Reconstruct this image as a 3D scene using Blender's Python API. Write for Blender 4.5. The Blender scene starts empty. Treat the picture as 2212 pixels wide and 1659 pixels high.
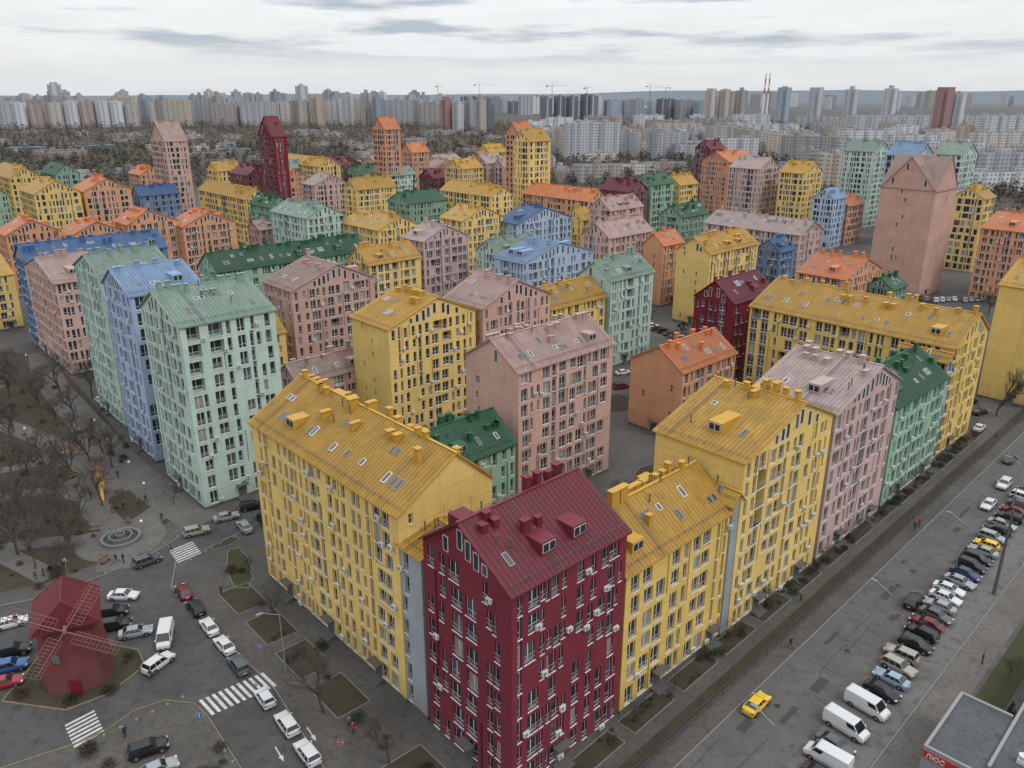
import bpy, bmesh, math, random
from mathutils import Vector, Matrix
R=random.Random(7)
scene=bpy.context.scene
COL=scene.collection
def sr(r,g,b,k=1.,ds=0.):
    f=lambda c:(c/255/12.92) if c/255<=.04045 else ((c/255+.055)/1.055)**2.4
    v=[f(r),f(g),f(b)];l=.3*v[0]+.55*v[1]+.15*v[2]
    return tuple((x+(l-x)*ds)*k for x in v)+(1,)
# ------------------------------------------------------------ materials
def newmat(name,rough=.8,col=(.5,.5,.5,1),metal=0,spec=.3):
    m=bpy.data.materials.new(name);m.use_nodes=True
    b=m.node_tree.nodes['Principled BSDF']
    b.inputs['Base Color'].default_value=col;b.inputs['Roughness'].default_value=rough
    b.inputs['Metallic'].default_value=metal;b.inputs['Specular IOR Level'].default_value=spec
    return m
def N(m,t,**k):
    n=m.node_tree.nodes.new(t)
    for a,b in k.items(): setattr(n,a,b)
    return n
def lk(m,a,b): m.node_tree.links.new(a,b)
def math_(m,op,a,b=None,clamp=False):
    n=N(m,'ShaderNodeMath',operation=op);n.use_clamp=clamp
    for i,v in enumerate((a,b)):
        if v is None: continue
        if isinstance(v,(int,float)): n.inputs[i].default_value=v
        else: lk(m,v,n.inputs[i])
    return n.outputs[0]
def noise(m,vec,scale,detail=4,rough=.6,mp=None):
    if mp:
        q=N(m,'ShaderNodeMapping');q.inputs['Scale'].default_value=mp;lk(m,vec,q.inputs['Vector']);vec=q.outputs[0]
    n=N(m,'ShaderNodeTexNoise');n.inputs['Scale'].default_value=scale;n.inputs['Detail'].default_value=detail;n.inputs['Roughness'].default_value=rough
    lk(m,vec,n.inputs['Vector']);return n.outputs['Fac']
def maprange(m,v,a,b,c,d):
    n=N(m,'ShaderNodeMapRange');lk(m,v,n.inputs[0])
    for i,x in enumerate((a,b,c,d)): n.inputs[i+1].default_value=x
    return n.outputs[0]
def mixc(m,fac,a,b,mode='MIX'):
    n=N(m,'ShaderNodeMix',data_type='RGBA',blend_type=mode)
    if isinstance(fac,(int,float)): n.inputs[0].default_value=fac
    else: lk(m,fac,n.inputs[0])
    for i,v in ((6,a),(7,b)):
        if isinstance(v,tuple): n.inputs[i].default_value=v
        else: lk(m,v,n.inputs[i])
    return n.outputs[2]
def val2col(m,v):
    n=N(m,'ShaderNodeCombineColor')
    for i in range(3): lk(m,v,n.inputs[i])
    return n.outputs[0]
def wallmat(name,c):
    m=newmat(name,.9,c,0,.15);b=m.node_tree.nodes['Principled BSDF']
    uv=N(m,'ShaderNodeUVMap');geo=N(m,'ShaderNodeNewGeometry')
    sx=N(m,'ShaderNodeSeparateXYZ');lk(m,uv.outputs[0],sx.inputs[0])
    fv=math_(m,'FRACT',math_(m,'DIVIDE',sx.outputs[1],2.76));jv=math_(m,'LESS_THAN',fv,.024)
    fu=math_(m,'FRACT',math_(m,'DIVIDE',sx.outputs[0],5.7));ju=math_(m,'LESS_THAN',fu,.008)
    j=math_(m,'MAXIMUM',jv,ju)
    cv=N(m,'ShaderNodeCombineXYZ');lk(m,math_(m,'FLOOR',math_(m,'DIVIDE',sx.outputs[1],2.76)),cv.inputs[1]);lk(m,math_(m,'FLOOR',math_(m,'DIVIDE',sx.outputs[0],5.7)),cv.inputs[0])
    wn=N(m,'ShaderNodeTexWhiteNoise');lk(m,cv.outputs[0],wn.inputs['Vector'])
    n1=noise(m,geo.outputs['Position'],.2,6,.7)
    n2=noise(m,geo.outputs['Position'],.9,6,.7,(1.5,1.5,.14))
    n3=noise(m,geo.outputs['Position'],9,3)
    f=math_(m,'MULTIPLY',maprange(m,n1,.3,.7,.86,1.06),maprange(m,n2,.35,.75,1.03,.88))
    f=math_(m,'MULTIPLY',f,maprange(m,n3,.2,.8,.96,1.04))
    f=math_(m,'MULTIPLY',f,maprange(m,wn.outputs[0],0,1,.945,1.03))
    f=math_(m,'MULTIPLY',f,math_(m,'SUBTRACT',1,math_(m,'MULTIPLY',j,.34)))
    oi=N(m,'ShaderNodeObjectInfo')
    f=math_(m,'MULTIPLY',f,maprange(m,oi.outputs['Random'],0,1,.90,1.06))
    col=mixc(m,1.0,c,val2col(m,f),'MULTIPLY')
    # each house has faded a little differently
    col=mixc(m,maprange(m,oi.outputs['Random'],0,1,.0,.12),col,(.42,.41,.39,1))
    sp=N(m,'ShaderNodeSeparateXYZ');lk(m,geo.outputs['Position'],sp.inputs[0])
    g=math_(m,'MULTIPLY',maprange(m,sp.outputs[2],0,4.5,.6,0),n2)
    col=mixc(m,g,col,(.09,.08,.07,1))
    col=mixc(m,maprange(m,n2,.6,.85,0,.25),col,(.12,.115,.11,1))
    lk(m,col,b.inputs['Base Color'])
    bp=N(m,'ShaderNodeBump');bp.inputs['Strength'].default_value=.25;bp.inputs['Distance'].default_value=.03
    lk(m,n3,bp.inputs['Height']);lk(m,bp.outputs[0],b.inputs['Normal'])
    return m
def roofmat(name,c):
    m=newmat(name,.5,c,0,.3);b=m.node_tree.nodes['Principled BSDF']
    uv=N(m,'ShaderNodeUVMap');geo=N(m,'ShaderNodeNewGeometry')
    sx=N(m,'ShaderNodeSeparateXYZ');lk(m,uv.outputs[0],sx.inputs[0])
    q=math_(m,'DIVIDE',sx.outputs[0],.6)
    j=math_(m,'LESS_THAN',math_(m,'FRACT',q),.1)
    cell=math_(m,'FLOOR',q);row=math_(m,'FLOOR',math_(m,'DIVIDE',math_(m,'ADD',sx.outputs[1],math_(m,'MULTIPLY',cell,1.37)),2.4))
    cv=N(m,'ShaderNodeCombineXYZ');lk(m,cell,cv.inputs[0]);lk(m,row,cv.inputs[1])
    wn=N(m,'ShaderNodeTexWhiteNoise');lk(m,cv.outputs[0],wn.inputs['Vector'])
    n1=noise(m,geo.outputs['Position'],.35,6,.7)
    n2=noise(m,sx.inputs[0].links[0].from_socket,1.3,5,.7,(2.5,.35,1))
    f=math_(m,'MULTIPLY',maprange(m,n1,.3,.7,.74,1.12),maprange(m,n2,.3,.75,1.08,.76))
    f=math_(m,'MULTIPLY',f,maprange(m,wn.outputs[0],0,1,.90,1.07))
    f=math_(m,'MULTIPLY',f,math_(m,'SUBTRACT',1,math_(m,'MULTIPLY',j,.42)))
    oi=N(m,'ShaderNodeObjectInfo')
    f=math_(m,'MULTIPLY',f,maprange(m,oi.outputs['Random'],0,1,.84,1.1))
    col=mixc(m,1.0,c,val2col(m,f),'MULTIPLY')
    col=mixc(m,maprange(m,n2,.56,.8,0,.4),col,(.10,.09,.08,1))
    lk(m,col,b.inputs['Base Color'])
    lk(m,maprange(m,n1,.3,.7,.42,.7),b.inputs['Roughness'])
    return m
def noisy(name,c1,c2,scale,rough=.9,detail=6,lo=.35,hi=.65,bump=0,c3=None,s3=1,s4=None):
    m=newmat(name,rough,c1);b=m.node_tree.nodes['Principled BSDF'];geo=N(m,'ShaderNodeNewGeometry')
    n1=noise(m,geo.outputs['Position'],scale,detail,.65)
    col=mixc(m,maprange(m,n1,lo,hi,0,1),c1,c2)
    if c3:
        n2=noise(m,geo.outputs['Position'],s3,5,.65);col=mixc(m,maprange(m,n2,.5,.68,0,1),col,c3)
    n5=noise(m,geo.outputs['Position'],6,4,.7);col=mixc(m,1.0,col,val2col(m,maprange(m,n5,.25,.75,.85,1.13)),'MULTIPLY')
    lk(m,col,b.inputs['Base Color'])
    if bump:
        bp=N(m,'ShaderNodeBump');bp.inputs['Strength'].default_value=bump;bp.inputs['Distance'].default_value=.05
        lk(m,n1,bp.inputs['Height']);lk(m,bp.outputs[0],b.inputs['Normal'])
    return m
wk,wd=.93,.10
WCs={'yellow':(228,190,90),'pink':(200,158,142),'rose':(198,164,158),'orange':(212,148,106),'maroon':(124,30,50),
    'green':(132,174,144),'dgreen':(116,158,130),'mint':(180,204,190),'blue':(164,185,212),'dblue':(92,126,168),'grey':(146,152,158),'red':(112,26,34)}
RCs={'yellow':(196,148,38),'pink':(176,144,134),'rose':(176,154,148),'orange':(212,122,66),'maroon':(114,36,50),
    'green':(54,104,72),'dgreen':(40,92,62),'mint':(130,154,138),'blue':(124,154,190),'dblue':(60,96,142),'grey':(196,148,38),'red':(118,30,40)}
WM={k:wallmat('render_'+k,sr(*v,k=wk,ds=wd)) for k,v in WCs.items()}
RM={k:roofmat('seam_metal_'+k,sr(*v,k=.66,ds=.10)) for k,v in RCs.items()}
TM={k:newmat('trim_metal_'+k,.55,sr(*v,k=.82,ds=.08)) for k,v in RCs.items()}
M_frame=newmat('window_frame_white',.5,(.60,.61,.62,1))
M_gd=newmat('glass_dark',.12,(.024,.029,.036,1),0,.6)
M_gm=newmat('glass_mid',.12,(.07,.08,.09,1),0,.6)
M_gc=newmat('glass_curtained',.2,(.25,.245,.23,1),0,.6)
M_pan=newmat('grey_panel',.6,sr(100,106,112))
M_ac=newmat('ac_white',.5,(.50,.50,.48,1))
M_fan=newmat('ac_fan_dark',.6,(.12,.12,.12,1))
M_rail=newmat('rail_grey',.5,(.10,.10,.105,1),.3)
M_railw=newmat('balcony_rail',.5,(.28,.28,.28,1))
M_sky=newmat('skylight_glass',.10,(.035,.042,.055,1),0,.6)
M_skf=newmat('skylight_frame',.5,(.24,.23,.22,1))
M_asph=noisy('asphalt',(.052,.051,.051,1),(.076,.074,.073,1),.15,.92,8,c3=(.043,.042,.042,1),s3=.8)
M_pave=noisy('paving',(.062,.057,.053,1),(.096,.088,.081,1),.1,.92,8,c3=(.052,.047,.042,1),s3=1.3)
M_path=noisy('path_paving',(.095,.087,.081,1),(.13,.12,.11,1),.15,.92,8,c3=(.075,.068,.062,1),s3=1.3)
M_soil=noisy('soil_grass',(.036,.028,.019,1),(.050,.045,.026,1),.5,.98,8,bump=.5,c3=(.058,.045,.032,1),s3=2.5)
M_lawn=noisy('lawn',(.036,.044,.018,1),(.050,.040,.024,1),.6,.98,8,bump=.4,c3=(.038,.050,.018,1),s3=2)
M_kerb=newmat('kerb_stone',.9,(.17,.165,.16,1))
M_ky=noisy('kerb_yellow',(.22,.175,.08,1),(.14,.125,.10,1),.8,.85)
M_white=noisy('road_paint',(.48,.48,.47,1),(.24,.24,.235,1),1.3,.7,6,.45,.75)
M_dark=newmat('black_plastic',.6,(.02,.02,.02,1))
M_bark=noisy('bark',(.065,.052,.043,1),(.10,.085,.072,1),3,.95)
M_plinth=newmat('plinth_stone',.85,(.09,.085,.08,1))
# ------------------------------------------------------------ mesh builder
class MB:
    def __init__(s,mats): s.v=[];s.f=[];s.m=[];s.uv=[];s.mats=mats
    def poly(s,ps,mi=0,uv=None):
        n=len(s.v);s.v.extend(ps);k=len(ps);s.f.append(tuple(range(n,n+k)));s.m.append(mi)
        s.uv.extend(uv if uv else [(0.,0.)]*k)
    def box(s,o,ex,ey,ez,mi=0,skip=()):
        def a(i,j,k): return (o[0]+i*ex[0]+j*ey[0]+k*ez[0],o[1]+i*ex[1]+j*ey[1]+k*ez[1],o[2]+i*ex[2]+j*ey[2]+k*ez[2])
        F={'-z':((0,0,0),(0,1,0),(1,1,0),(1,0,0)),'+z':((0,0,1),(1,0,1),(1,1,1),(0,1,1)),
           '-y':((0,0,0),(1,0,0),(1,0,1),(0,0,1)),'+y':((0,1,0),(0,1,1),(1,1,1),(1,1,0)),
           '-x':((0,0,0),(0,0,1),(0,1,1),(0,1,0)),'+x':((1,0,0),(1,1,0),(1,1,1),(1,0,1))}
        for k,q in F.items():
            if k not in skip: s.poly([a(*c) for c in q],mi)
    def cbox(s,c,size,ang=0,mi=0):
        ca,sa=math.cos(ang),math.sin(ang);ex=(ca*size[0],sa*size[0],0);ey=(-sa*size[1],ca*size[1],0)
        s.box((c[0]-ex[0]/2-ey[0]/2,c[1]-ex[1]/2-ey[1]/2,c[2]),ex,ey,(0,0,size[2]),mi)
    def tube(s,p,q,r0,r1,n=5,mi=0,cap=False):
        p=Vector(p);q=Vector(q);d=(q-p)
        if d.length<1e-6: return
        d.normalize();u=d.orthogonal().normalized();w=d.cross(u)
        A=[];B=[]
        for i in range(n):
            t=2*math.pi*i/n;e=u*math.cos(t)+w*math.sin(t);A.append(tuple(p+e*r0));B.append(tuple(q+e*r1))
        for i in range(n):
            j=(i+1)%n;s.poly([A[i],A[j],B[j],B[i]],mi)
        if cap: s.poly(B,mi);s.poly(A[::-1],mi)
    def mesh(s,name,smooth=False):
        me=bpy.data.meshes.new(name);me.from_pydata(s.v,[],s.f)
        for m in s.mats: me.materials.append(m)
        me.polygons.foreach_set('material_index',s.m)
        uvl=me.uv_layers.new(name='UVMap');flat=[c for p in s.uv for c in p];uvl.data.foreach_set('uv',flat)
        if smooth: me.polygons.foreach_set('use_smooth',[True]*len(s.f))
        me.update();return me
def obj(name,data,parent=None,loc=(0,0,0),rot=0,scale=1):
    o=bpy.data.objects.new(name,data);COL.objects.link(o);o.location=loc;o.rotation_euler=(0,0,rot)
    if scale!=1: o.scale=(scale,)*3
    if parent: o.parent=parent
    return o
def empty(name,loc=(0,0,0)):
    e=bpy.data.objects.new(name,None);COL.objects.link(e);e.location=loc;e.empty_display_size=1;return e
AA=math.radians(46.2);BB=math.radians(-42)
DA=(math.sin(AA),math.cos(AA));DB=(math.sin(BB),math.cos(BB))
# ------------------------------------------------------------ apartment buildings
WIN_MATS=[M_frame,M_gd,M_gm,M_gc,M_pan,M_railw]
def facade(W,WN,AC,o,U,Nn,L,h,rng,lod,style,roofh,hasgable):
    def P(u,z,d=0): return (o[0]+U[0]*u+Nn[0]*d,o[1]+U[1]*u+Nn[1]*d,z)
    def wq(u0,u1,z0,z1):
        if u1-u0<1e-4 or z1-z0<1e-4: return
        W.poly([P(u0,z0),P(u1,z0),P(u1,z1),P(u0,z1)],0,[(u0,z0),(u1,z0),(u1,z1),(u0,z1)])
    ns=max(1,int(round((h-.5)/2.74)));hs=(h-.5)/ns
    cols=[]
    if style=='plain':
        for c in range(rng.choice([1,2,2])):
            cols.append([rng.uniform(1.2,max(1.3,L-2)),.55,'n',.45])
    elif style=='blank': cols=[]
    else:
        u=rng.uniform(.4,.9)
        while u<L-1.0:
            w=rng.choice([.55,.65,.75,.8,.95,1.35,1.4,1.6])
            if u+w>L-.4: break
            t=rng.choice(['n','n','n','slot'])
            cols.append([u,w,t,.93 if t=='n' else 1])
            g=rng.choice([.25,.3,.38,.5,.7,.95,1.4])
            if lod<2 and rng.random()<.4:
                g=max(g,.85);cols.append([u+w+g/2-.13,.26,'gr',1])
            u+=w+g
    cols.sort()
    plan=[]
    for c in cols:
        run=0;jit=0;rows=[]
        s0=rng.randrange(0,ns);s1=s0+rng.randrange(2,ns+1)
        for k in range(ns):
            if run<=0:
                run=rng.choice([1,1,2,2,3]);jit=rng.choice([0,0,.2,.3,-.2,.35])if style=='win' else 0
                lo=rng.random()<.09
            run-=1
            rows.append((rng.random()<c[3],jit,(c[2]!='n' and s0<=k<s1),lo and k>=ns-4 and c[1]>1.2,rng.choice([0,0,0,0,.35])))
        plan.append(rows)
    dep0=.28 if lod<2 else .07
    for k in range(ns):
        z0=.5+k*hs if k else 0;zb=.5+k*hs;z1=.5+(k+1)*hs
        if k==ns-1: z1=h
        cur=0.
        for ci,c in enumerate(cols):
            ok,j,slot,log,dz=plan[ci][k]
            if not ok: continue
            if c[2]=='gr':
                if not slot: continue
                u0,u1=c[0],c[0]+c[1]
                if u0<cur+.12: continue
                if ci+1<len(cols) and cols[ci+1][0]-.22<u1: continue
                wq(cur,u0,z0,z1)
                if k==0: wq(u0,u1,z0,zb)
                d_=.22
                W.poly([P(u0,zb,-d_),P(u1,zb,-d_),P(u1,z1,-d_),P(u0,z1,-d_)],0,[(u0,zb),(u1,zb),(u1,z1),(u0,z1)])
                W.poly([P(u0,zb),P(u0,zb,-d_),P(u0,z1,-d_),P(u0,z1)],0,[(u0,zb)]*4)
                W.poly([P(u1,zb,-d_),P(u1,zb),P(u1,z1),P(u1,z1,-d_)],0,[(u1,zb)]*4)
                if not (k<ns-1 and plan[ci][k+1][2]): W.poly([P(u0,z1,-d_),P(u1,z1,-d_),P(u1,z1),P(u0,z1)],0,[(u0,z1)]*4)
                if not (k>0 and plan[ci][k-1][2]): W.poly([P(u0,zb),P(u1,zb),P(u1,zb,-d_),P(u0,zb,-d_)],0,[(u0,zb)]*4)
                cur=u1;continue
            j=0 if slot else j
            u0=max(c[0]+j,cur+.13);u1=min(c[0]+j+c[1],L-.28)
            if log: u1=min(u1+.7,L-.3)
            if u1-u0<.35: continue
            wq(cur,u0,z0,z1)
            zl=zb+.17+dz;zh=zb+hs-.42
            if style=='plain': zl=zb+.9
            dep=dep0
            if log and lod<2: dep=1.2;zl=zb+.22
            if slot:
                if k==0: wq(u0,u1,z0,zb)
                WN.poly([P(u0,zb,-dep+.05),P(u1,zb,-dep+.05),P(u1,zl,-dep+.05),P(u0,zl,-dep+.05)],4)
                WN.poly([P(u0,zh,-dep+.05),P(u1,zh,-dep+.05),P(u1,z1,-dep+.05),P(u0,z1,-dep+.05)],4)
                rz0,rz1=zb,z1
                nxt=k<ns-1 and plan[ci][k+1][2];prv=k>0 and plan[ci][k-1][2]
                if not nxt: W.poly([P(u0,z1,-dep),P(u1,z1,-dep),P(u1,z1),P(u0,z1)],0,[(u0,z1)]*4)
                if not prv: W.poly([P(u0,zb),P(u1,zb),P(u1,zb,-dep),P(u0,zb,-dep)],0,[(u0,zb)]*4)
            else:
                wq(u0,u1,z0,zl);wq(u0,u1,zh,z1);rz0,rz1=zl,zh
            if lod<2:
                W.poly([P(u0,rz0),P(u0,rz0,-dep),P(u0,rz1,-dep),P(u0,rz1)],0,[(u0,rz0)]*4)
                W.poly([P(u1,rz0,-dep),P(u1,rz0),P(u1,rz1),P(u1,rz1,-dep)],0,[(u1,rz0)]*4)
                if not slot:
                    W.poly([P(u0,zh,-dep),P(u1,zh,-dep),P(u1,zh),P(u0,zh)],0,[(u0,zh)]*4)
                    W.poly([P(u0,zl),P(u1,zl),P(u1,zl,-dep),P(u0,zl,-dep)],0,[(u0,zl)]*4)
            g=rng.choices([1,2,3],[.70,.19,.11])[0]
            WN.poly([P(u0,zl,-dep),P(u1,zl,-dep),P(u1,zh,-dep),P(u0,zh,-dep)],g)
            fd=-dep+.04;fw=.07
            bars=[(u0,u0+fw,zl,zh),(u1-fw,u1,zl,zh),(u0+fw,u1-fw,zh-fw,zh),(u0+fw,u1-fw,zl,zl+fw)]
            w=u1-u0
            if lod<2:
                if w>1.1: bars.append(((u0+u1)/2-.05,(u0+u1)/2+.05,zl+fw,zh-fw))
                bars.append((u0+fw,u1-fw,zl+.62,zl+.68))
            for a,b_,c_,d_ in bars:
                WN.poly([P(a,c_,fd),P(b_,c_,fd),P(b_,d_,fd),P(a,d_,fd)],0)
            if lod<2:
                WN.box(P(u0-.04,zl-.06,-.02),(U[0]*(w+.08),U[1]*(w+.08),0),(Nn[0]*.12,Nn[1]*.12,0),(0,0,.06),0)
                if style=='win' and (lod==0 or log) and (log or rng.random()<.8):
                    for zz in (zl+.5,zl+.95):
                        WN.box(P(u0,zz,.0),(U[0]*w,U[1]*w,0),(Nn[0]*.04,Nn[1]*.04,0),(0,0,.045),5)
                    nb=max(2,int(w/.16))
                    for q in range(1,nb):
                        WN.poly([P(u0+q*w/nb,zl,.02),P(u0+q*w/nb+.028,zl,.02),P(u0+q*w/nb+.028,zl+.95,.02),P(u0+q*w/nb,zl+.95,.02)],5)
            if lod<2 and style=='win' and rng.random()<.16:
                side=rng.choice([-1,1]);au=u1+.06 if side>0 else u0-.82
                if .1<au<L-.95:
                    az=zl+rng.choice([-.25,.1,.5])
                    AC.box(P(au,az,.1),(U[0]*.74,U[1]*.74,0),(Nn[0]*.28,Nn[1]*.28,0),(0,0,.5),0)
                    AC.box(P(au+.06,az-.05,0),(U[0]*.04,U[1]*.04,0),(Nn[0]*.38,Nn[1]*.38,0),(0,0,.05),1)
                    AC.box(P(au+.64,az-.05,0),(U[0]*.04,U[1]*.04,0),(Nn[0]*.38,Nn[1]*.38,0),(0,0,.05),1)
                    if lod==0:
                        AC.poly([P(au+.28+.19*math.cos(t*math.pi/4),az+.25+.19*math.sin(t*math.pi/4),.383) for t in range(8)],1)
            cur=u1
        wq(cur,L,z0,z1)
    if hasgable:
        fr,rise=hasgable
        a=fr*L
        W.poly([P(0,h),P(L,h),P(a,h+rise)],0,[(0,h),(L,h),(a,h+rise)])
        if style!='blank':
            u=1.2
            while u<L-1.8:
                rh=min(roofh(u),roofh(u+.8))-h
                if rh>1.5 and (style=='win' or rng.random()<.25):
                    zt=h+rh-.55;zl=h+.15
                    if zt-zl>2.1: zl=zt-2.1
                    WN.box(P(u,zl,-.02),(U[0]*.8,U[1]*.8,0),(Nn[0]*.07,Nn[1]*.07,0),(0,0,zt-zl),0)
                    WN.poly([P(u+.07,zl+.07,.054),P(u+.73,zl+.07,.054),P(u+.73,zt-.07,.054),P(u+.07,zt-.07,.054)],rng.choice([1,1,2]))
                u+=rng.choice([1.2,1.5,2.2])
NB=[0]
def building(color,X,Y,a,b,h,axis='A',rise=4.,fr=.5,sa='win',sb='win',nm=None,seed=None,roofcol=None,chim=None,crossg=False):
    NB[0]+=1
    rng=random.Random(seed if seed is not None else NB[0]*131+5)
    d=math.hypot(X,Y);lod=0 if d<140 else (1 if d<345 else 2)
    rc=roofcol or color
    name=nm or ({'dgreen':'green','dblue':'blue','rose':'pink'}.get(color,color)+'_apartment_building')
    E=empty(name,(X,Y,0))
    A,B=DA,DB
    nA=(A[1],-A[0]);nB=(-B[1],B[0])
    pt=lambda s,t:(A[0]*s+B[0]*t,A[1]*s+B[1]*t)
    W=MB([WM[color]]);WN=MB(WIN_MATS);AC=MB([M_ac,M_fan]);RF=MB([RM[rc],TM[rc],M_rail]);CH=MB([TM[rc],M_dark,M_skf,M_sky,M_plinth,M_gd,M_frame])
    if axis=='A':
        LB=b;hh=lambda s,t:h+rise*(t/(fr*LB) if t<fr*LB else (LB-t)/((1-fr)*LB))
    else:
        LA=a;hh=lambda s,t:h+rise*(s/(fr*LA) if s<fr*LA else (LA-s)/((1-fr)*LA))
    facade(W,WN,AC,(0,0),A,nA,a,h,rng,lod,sa,lambda u:hh(u,0),(fr,rise) if axis=='B' else None)
    e=pt(0,b)
    facade(W,WN,AC,e,(-B[0],-B[1]),nB,b,h,rng,lod,sb,lambda u:hh(0,b-u),(1-fr,rise) if axis=='A' else None)
    p1=pt(a,0);p2=pt(a,b);p3=e
    W.poly([(p1[0],p1[1],0),(p2[0],p2[1],0),(p2[0],p2[1],h),(p1[0],p1[1],h)],0,[(0,0),(b,0),(b,h),(0,h)])
    W.poly([(p2[0],p2[1],0),(p3[0],p3[1],0),(p3[0],p3[1],h),(p2[0],p2[1],h)],0,[(0,0),(a,0),(a,h),(0,h)])
    if axis=='A':
        q=pt(a,fr*b);W.poly([(p1[0],p1[1],h),(p2[0],p2[1],h),(q[0],q[1],h+rise)])
    else:
        q=pt(fr*a,b);W.poly([(p2[0],p2[1],h),(p3[0],p3[1],h),(q[0],q[1],h+rise)])
    if lod<2:
        for (o_,U_,N_,L_) in (((0,0),A,nA,a),(e,(-B[0],-B[1]),nB,b)):
            CH.box((o_[0],o_[1],0),(U_[0]*L_,U_[1]*L_,0),(N_[0]*.06,N_[1]*.06,0),(0,0,.42),4)
    ov=.35;th=.2
    L_r=a if axis=='A' else b;L_c=b if axis=='A' else a
    def RP(r,c,z):
        p=pt(r,c) if axis=='A' else pt(c,r);return (p[0],p[1],z)
    def rz(c): 
        return h+rise*(c/(fr*L_c)) if c<=fr*L_c else h+rise*((L_c-c)/((1-fr)*L_c))
    flip=(axis=='B')
    def add(M,ps,mi,uv=None):
        if flip: ps=ps[::-1];uv=uv[::-1] if uv else None
        M.poly(ps,mi,uv)
    for side in (0,1):
        c0=-ov if side==0 else L_c+ov;c1=fr*L_c
        z0=h-rise*ov/(fr*L_c) if side==0 else h+rise*((L_c-c0)/((1-fr)*L_c));z1=h+rise
        sl=math.hypot(c1-c0,z1-z0)
        lift=.1
        ps=[RP(-ov,c0,z0+lift),RP(L_r+ov,c0,z0+lift),RP(L_r+ov,c1,z1+lift),RP(-ov,c1,z1+lift)]
        uv=[(-ov,0),(L_r+ov,0),(L_r+ov,sl),(-ov,sl)]
        lo=[(p[0],p[1],p[2]-th) for p in ps]
        if side==1: ps=ps[::-1];uv=uv[::-1];lo=lo[::-1]
        add(RF,ps,0,uv);add(RF,lo[::-1],1)
        for i in range(4):
            j=(i+1)%4
            add(RF,[lo[i],lo[j],ps[j],ps[i]],1)
        if lod<2:
            n=int((L_r+2*ov)/.6);
            if lod==1 and d>240: n=0
            for i in range(1,n):
                r=-ov+i*.6
                A0=RP(r,c0,z0+lift+.001);A1=RP(r,c1,z1+lift+.001)
                w=.03;Bx=RP(r+w,c0,z0+lift+.001);By=RP(r+w,c1,z1+lift+.001);hh2=.045
                RF.poly([(A0[0],A0[1],A0[2]+hh2),(Bx[0],Bx[1],Bx[2]+hh2),(By[0],By[1],By[2]+hh2),(A1[0],A1[1],A1[2]+hh2)],0)
                RF.poly([A0,A1,(A1[0],A1[1],A1[2]+hh2),(A0[0],A0[1],A0[2]+hh2)],0)
                RF.poly([Bx,(Bx[0],Bx[1],Bx[2]+hh2),(By[0],By[1],By[2]+hh2),By],0)
            if d<240:
                f=.9/ (sl);cg=c0+(c1-c0)*f;zg=z0+(z1-z0)*f+lift
                for dz in (.18,.38):
                    RF.tube(RP(0,cg,zg+dz),RP(L_r,cg,zg+dz),.022,.022,3,2)
                m=int(L_r/1.2)
                for i in range(m+1):
                    r=L_r*i/m;RF.tube(RP(r,cg,zg),RP(r,cg,zg+.42),.02,.02,3,2)
                if side==0 and lod==0:
                    r=rng.uniform(2,L_r-2)
                    for dr in (0,.4): RF.tube(RP(r+dr,c0,z0+lift+.1),RP(r+dr,c1,z1+lift+.1),.025,.025,3,2)
                    for i in range(int(sl/.4)):
                        f=i*.4/sl;RF.tube(RP(r,c0+(c1-c0)*f,z0+(z1-z0)*f+lift+.1),RP(r+.4,c0+(c1-c0)*f,z0+(z1-z0)*f+lift+.1),.02,.02,3,2)
        slopeU=((c1-c0)/sl,(z1-z0)/sl)
        if lod<2:
            occ=[]
            nd=0 if (sl<4.5 or L_r<9) else rng.choice([0,1,1,2])
            for i in range(nd):
                r=rng.uniform(1.5,L_r-4);f0=.24;zf=z0+(z1-z0)*f0;ht=1.5;f1=f0+ht/(z1-z0)
                if f1>.95 or any(a_-2<r<b_ for a_,b_ in occ): continue
                occ.append((r-1,r+3));wd_=2.0
                cf=c0+(c1-c0)*f0;cb=c0+(c1-c0)*f1
                o1=RP(r,cf,zf-.3);o2=RP(r+wd_,cf,zf-.3);o3=RP(r,cb,zf-.3)
                CH.box(o1,tuple(o2[q]-o1[q] for q in range(3)),tuple(o3[q]-o1[q] for q in range(3)),(0,0,ht+.3),0)
                g=.03*(-1 if c1>c0 else 1)
                CH.poly([RP(r+.15,cf+g,zf+.35),RP(r+wd_-.15,cf+g,zf+.35),RP(r+wd_-.15,cf+g,zf+ht-.15),RP(r+.15,cf+g,zf+ht-.15)],6)
                for (x0,x1) in ((.22,.94),(1.06,1.78)):
                    CH.poly([RP(r+x0,cf+2*g,zf+.42),RP(r+x1,cf+2*g,zf+.42),RP(r+x1,cf+2*g,zf+ht-.22),RP(r+x0,cf+2*g,zf+ht-.22)],5)
            nsk=int(L_r/ (2.8 if side==0 else 4.2))
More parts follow.
